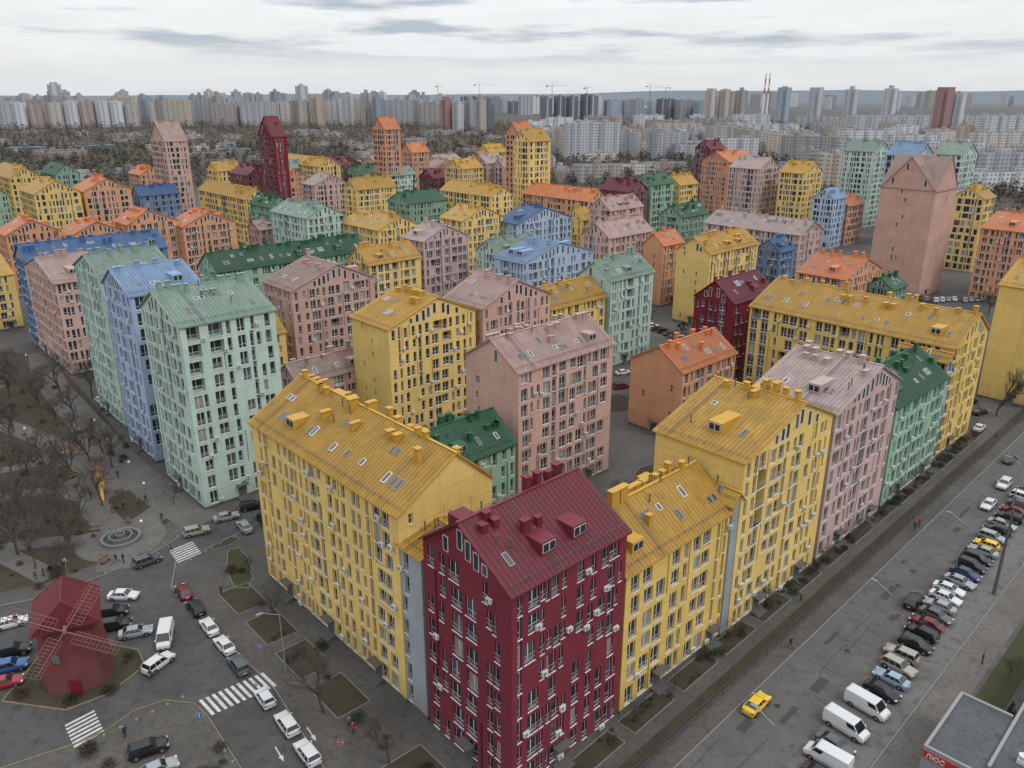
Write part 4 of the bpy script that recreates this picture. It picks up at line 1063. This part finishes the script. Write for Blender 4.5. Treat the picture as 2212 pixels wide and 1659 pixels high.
def tower(X,Y,w,d,h,c,rot,kind='slab',name=None):
    M=MB([CM[c],M_croof,CM['white']])
    ca,sa=math.cos(rot),math.sin(rot)
    def blk(x0,x1,y0,y1,z0,z1,mi=0):
        P=[(x0,y0),(x1,y0),(x1,y1),(x0,y1)];P=[(x*ca-y*sa,x*sa+y*ca) for x,y in P];off=0
        for i in range(4):
            p,q=P[i],P[(i+1)%4];L=math.hypot(q[0]-p[0],q[1]-p[1])
            M.poly([(p[0],p[1],z0),(q[0],q[1],z0),(q[0],q[1],z1),(p[0],p[1],z1)],mi,[(off,z0),(off+L,z0),(off+L,z1),(off,z1)]);off+=L
        M.poly([(p[0],p[1],z1) for p in P],1)
    if kind=='slab':
        blk(-w/2,w/2,-d/2,d/2,0,h);n=max(1,int(w/22))
        for i in range(n):
            x=-w/2+w*(i+.5)/n;blk(x-2.5,x+2.5,-2.5,2.5,h,h+2.6)
        for i in range(n): 
            x=-w/2+w*(i+.3)/n;blk(x-1.6,x+1.6,-d/2-1.2,-d/2-.02,2,h-1,2)
    else:
        q=random.Random(int(X*7+Y));
        blk(-w/2,w/2,-d/4,d/4,0,h);blk(-w/4,w/4,-d/2,d/2,0,h+q.choice([2,4,6]));blk(-w/7,w/7,-d/7,d/7,h,h+q.choice([5,8,10])+.5)
    obj(name or ('apartment_tower' if kind!='slab' else 'apartment_slab'),M.mesh('tower'),None,(X,Y,-.05))
q=random.Random(5)
x=-1420
while x<-120:
    Y=q.uniform(1850,2500);X=x*Y/2000
    if q.random()<.6: tower(X,Y,q.uniform(50,90),15,q.uniform(44,58),q.choice(['beige','grey','brown','beige','tan','white']),q.uniform(-.5,.5))
    else: tower(X,Y,q.uniform(22,28),22,q.uniform(50,66),q.choice(['beige','white','grey','blue','tan']),q.uniform(0,1.5),'t')
    x+=q.uniform(10,18)
tower(-1280,2400,34,30,92,'white',.4,'t');tower(-540,2200,30,28,86,'white',.4,'t')
for i in range(26):
    X=q.uniform(-2600,-200);tower(X,q.uniform(3000,3900),40,25,q.uniform(60,80),q.choice(['grey','grey','white','beige']),q.uniform(0,1),'t')
for i in range(14): tower(-1150+i*26+q.uniform(-5,5),1640+i*14,24,20,q.uniform(44,54),q.choice(['white','beige','brown']),.2,'slab')
for X,c_ in ((-122,'cred'),(-100,'white'),(-78,'grey'),(-56,'beige'),(-44,'dark')): tower(X,1550+q.uniform(-40,40),20,18,q.uniform(46,56),c_,.3,'t')
for i,X in enumerate((77,106,134,165,178)): tower(X,1900,19,19,q.uniform(58,68),'dark',.5,'slab','tower_under_construction')
for X in (300,340,352,405,430,480,520): tower(X,2400+q.uniform(-60,80),q.uniform(24,50),22,q.uniform(48,60),q.choice(['dark','blue','grey']),.4,'slab')
for i in range(16): tower(-130+i*34+q.uniform(-8,8),q.uniform(2500,3200),q.uniform(25,60),22,q.uniform(42,62),q.choice(['grey','dark','blue','white']),q.uniform(0,1),'slab')
for X in (512,548,590): tower(X,2200,30,24,74,'beige',.3,'t')
for X,c_ in ((598,'blue'),(668,'white'),(746,'white'),(832,'white')): tower(X,1880,30,26,74,c_,.5,'t')
tower(790,1560,34,24,72,'cred',.4,'t');tower(820,1570,26,24,66,'white',.4,'t')
tower(84,890,58,14,38,'white',.0,'slab');tower(252,1563,55,14,30,'white',.05);tower(378,1342,57,14,36,'white',.0);tower(595,1342,130,14,34,'white',.05);tower(690,1100,190,14,40,'white',.12)
tower(70,1250,40,14,34,'white',.1);tower(30,1050,50,14,24,'white',.3)
for i in range(120):
    Y=q.uniform(820,1750);X=q.uniform(.02,.66)*Y
    if Y<900 and X<150: continue
    tower(X,Y,q.uniform(45,95),12,q.choice([15,15,18,26,27]),q.choice(['beige','beige','grey','tan','white']),q.choice([.1,.15,1.6,.8,-.7]))
for i in range(34):
    Y=q.uniform(560,860);X=q.uniform(.26,.68)*Y
    tower(X,Y,q.uniform(38,70),11,q.choice([14,14,15,26]),q.choice(['beige','white','grey','tan']),q.choice([.15,.12,1.65,.85,-.7]))
for i in range(9):
    Y=q.uniform(640,860);X=q.uniform(.03,.2)*Y
    tower(X,Y,q.uniform(20,40),12,q.choice([6,9,14]),q.choice(['beige','grey','brown']),q.choice([.15,1.6]))
for i in range(30):
    X=q.uniform(900,3800);tower(X,q.uniform(3600,5200),q.uniform(40,80),25,q.uniform(55,85),q.choice(['grey','white','beige']),q.uniform(0,1))
for i in range(60):
    Y=q.uniform(620,1500);X=q.uniform(-.62,.0)*Y
    tower(X,Y,q.uniform(15,50),q.uniform(10,20),q.uniform(4,9),q.choice(['grey','beige','brown','dark']),q.uniform(0,1.5),'slab','warehouse')
M_cr=newmat('chimney_red',.7,(.40,.14,.13,1));M_cw=newmat('chimney_white',.7,(.6,.6,.6,1))
for X in (884,898):
    M=MB([M_cr,M_cw])
    for i in range(8): M.tube((0,0,i*17),(0,0,(i+1)*17),4-.22*i,4-.22*(i+1),12,i%2 if i>2 else 1)
    M.tube((0,0,136),(0,0,136.1),2.2,2,12,0,True);obj('striped_chimney',M.mesh('striped_chimney'),None,(X,3000,0))
M_crane=newmat('crane_steel',.6,(.22,.20,.17,1))
def crane(X,Y,H,rot):
    M=MB([M_crane]);
    for dx in (-1,1):
        for dy in (-1,1): M.tube((dx,dy,0),(dx,dy,H),.2,.2,3)
    for k in range(int(H/4)): M.tube((-1,-1,k*4),(1,1,k*4+4),.15,.15,3)
    c_,s_=math.cos(rot),math.sin(rot);M.tube((-14*c_,-14*s_,H),(42*c_,42*s_,H),.4,.25,4);M.tube((0,0,H),(0,0,H+8),.4,.2,4)
    M.tube((0,0,H+8),(30*c_,30*s_,H+.5),.12,.12,3);M.tube((0,0,H+8),(-12*c_,-12*s_,H+.5),.12,.12,3);M.cbox((-12*c_,-12*s_,H-3),(4,3,3),rot)
    obj('tower_crane',M.mesh('tower_crane'),None,(X,Y,0))
for X,Y,H,r_ in ((90,1920,84,.3),(170,1950,80,1.0),(-80,2100,88,.2),(-190,2200,86,1.3),(390,2420,88,.5),(440,2450,84,2.4)): crane(X,Y,H,r_)
Mw=newmat('water',.08,(.20,.24,.27,1),0,.8)
blob(-760,1180,200,22,0,91,'pond',Mw,.02,False);sheet('river',[(-100,3300),(300,3350),(900,5200),(200,5200)],.03,Mw)
def forest(name,n,xr,yr,cols,seed,hmin=6,hmax=12,avoid=None,nt_=34):
    q=random.Random(seed);M=MB(cols)
    for i in range(n):
        Y=q.uniform(*yr);X=q.uniform(xr[0],xr[1])*Y
        if avoid and avoid(X,Y): continue
        H=q.uniform(hmin,hmax);mi=q.randrange(len(cols));r=H*.42
        M.tube((X,Y,0),(X,Y,H*.5),.2,.12,3,0)
        for k in range(nt_):
            a=q.uniform(0,6.28);z=q.random();rr=r*math.sin(math.pi*(.15+.8*z))*math.sqrt(q.random());cx,cy,cz=X+rr*math.cos(a),Y+rr*math.sin(a),H*(.2+.8*z)
            s=.9+H*.045
            M.poly([(cx+q.uniform(-s,s),cy+q.uniform(-s,s),cz+q.uniform(-s,s)*.8) for _ in range(3)],mi)
    obj(name,M.mesh(name))
FT=[newmat('twig_brown',.95,(.088,.070,.054,1)),newmat('twig_dark',.95,(.068,.056,.045,1)),newmat('twig_grey',.95,(.105,.088,.072,1)),newmat('pine_dark',.95,(.036,.046,.030,1))]
av=lambda X,Y:(Y<600 and -300<X<260)
forest('distant_trees',4600,(-.75,.72),(540,1150),FT,1,5,10,av)
forest('distant_trees',3400,(-.75,.72),(1150,1900),FT[:3]+[FT[0]],2,8,15,None,26)
forest('tree_belt',420,(.30,.75),(330,640),FT,3,5,9,lambda X,Y:(X<215 and Y<480))
forest('tree_belt',260,(-.75,-.55),(420,640),FT,4,6,11)
forest('courtyard_trees',50,(-.3,.35),(200,420),FT[:3],5,4,6)
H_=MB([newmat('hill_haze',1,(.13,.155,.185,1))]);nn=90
def hz(t): return 60+ (70*max(0,math.sin((t-.35)*2.2)) if t>.35 else 0)+22*math.sin(t*23)*.5+15*math.sin(t*57)*.4
pr=None
for i in range(nn+1):
    t=i/nn;X=-9000+18500*t;Y=9500+900*math.sin(t*5);p=(X,Y,hz(t))
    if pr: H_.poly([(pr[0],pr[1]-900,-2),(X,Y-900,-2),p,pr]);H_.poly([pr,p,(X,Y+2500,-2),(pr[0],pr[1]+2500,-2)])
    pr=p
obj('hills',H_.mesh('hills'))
# ------------------------------------------------------------ light and sky
w=bpy.data.worlds.new('World');scene.world=w;w.use_nodes=True;nt=w.node_tree
class WW: node_tree=nt
ww=WW()
bg=nt.nodes['Background'];bg.inputs[1].default_value=.1
sd=Vector((.62,-.45,.95)).normalized();el=math.asin(sd.z);az=math.atan2(sd.x,sd.y)
sk=nt.nodes.new('ShaderNodeTexSky');sk.sky_type='NISHITA';sk.sun_disc=False;sk.sun_elevation=el;sk.sun_rotation=az
tc=nt.nodes.new('ShaderNodeTexCoord');sx=nt.nodes.new('ShaderNodeSeparateXYZ');nt.links.new(tc.outputs['Generated'],sx.inputs[0])
z=math_(ww,'MAXIMUM',sx.outputs[2],0)
lum=math_(ww,'ADD',1,math_(ww,'MULTIPLY',z,1.7))
n1=noise(ww,tc.outputs['Generated'],2.6,9,.55,(1.5,1.5,15));n2=noise(ww,tc.outputs['Generated'],7,8,.6,(1.4,1.4,12))
n1=math_(ww,'ADD',math_(ww,'MULTIPLY',n1,.78),math_(ww,'MULTIPLY',n2,.22))
band=maprange(ww,z,.025,.06,0,1)
cl=math_(ww,'MULTIPLY',maprange(ww,n1,.485,.575,0,1),band)
veil=maprange(ww,n2,.3,.65,.95,1.04)
col=mixc(ww,cl,(8.0,8.15,8.25,1),(4.3,4.8,5.45,1))
col=mixc(ww,maprange(ww,z,0,.04,.6,0),col,(7.4,7.75,8.1,1))
col=mixc(ww,1.0,col,val2col(ww,math_(ww,'MULTIPLY',lum,veil)),'MULTIPLY')
col=mixc(ww,.94,sk.outputs[0],col)
nt.links.new(col,bg.inputs[0])
sl=bpy.data.lights.new('sun','SUN');sl.energy=1.1;sl.angle=math.radians(12);sl.color=(1,.975,.94)
so=obj('sun',sl,None,(0,0,200));so.rotation_euler=sd.to_track_quat('Z','Y').to_euler()
# ------------------------------------------------------------ camera
cam=bpy.data.cameras.new('camera');cam.lens=36*1740/2212;cam.sensor_width=36;cam.clip_start=1;cam.clip_end=120000
co=obj('camera',cam,None,(0,0,65));co.rotation_euler=(math.radians(90)-math.atan(625/1740),0,0);scene.camera=co
scene.view_settings.view_transform='Standard';scene.view_settings.look='None';scene.view_settings.exposure=0
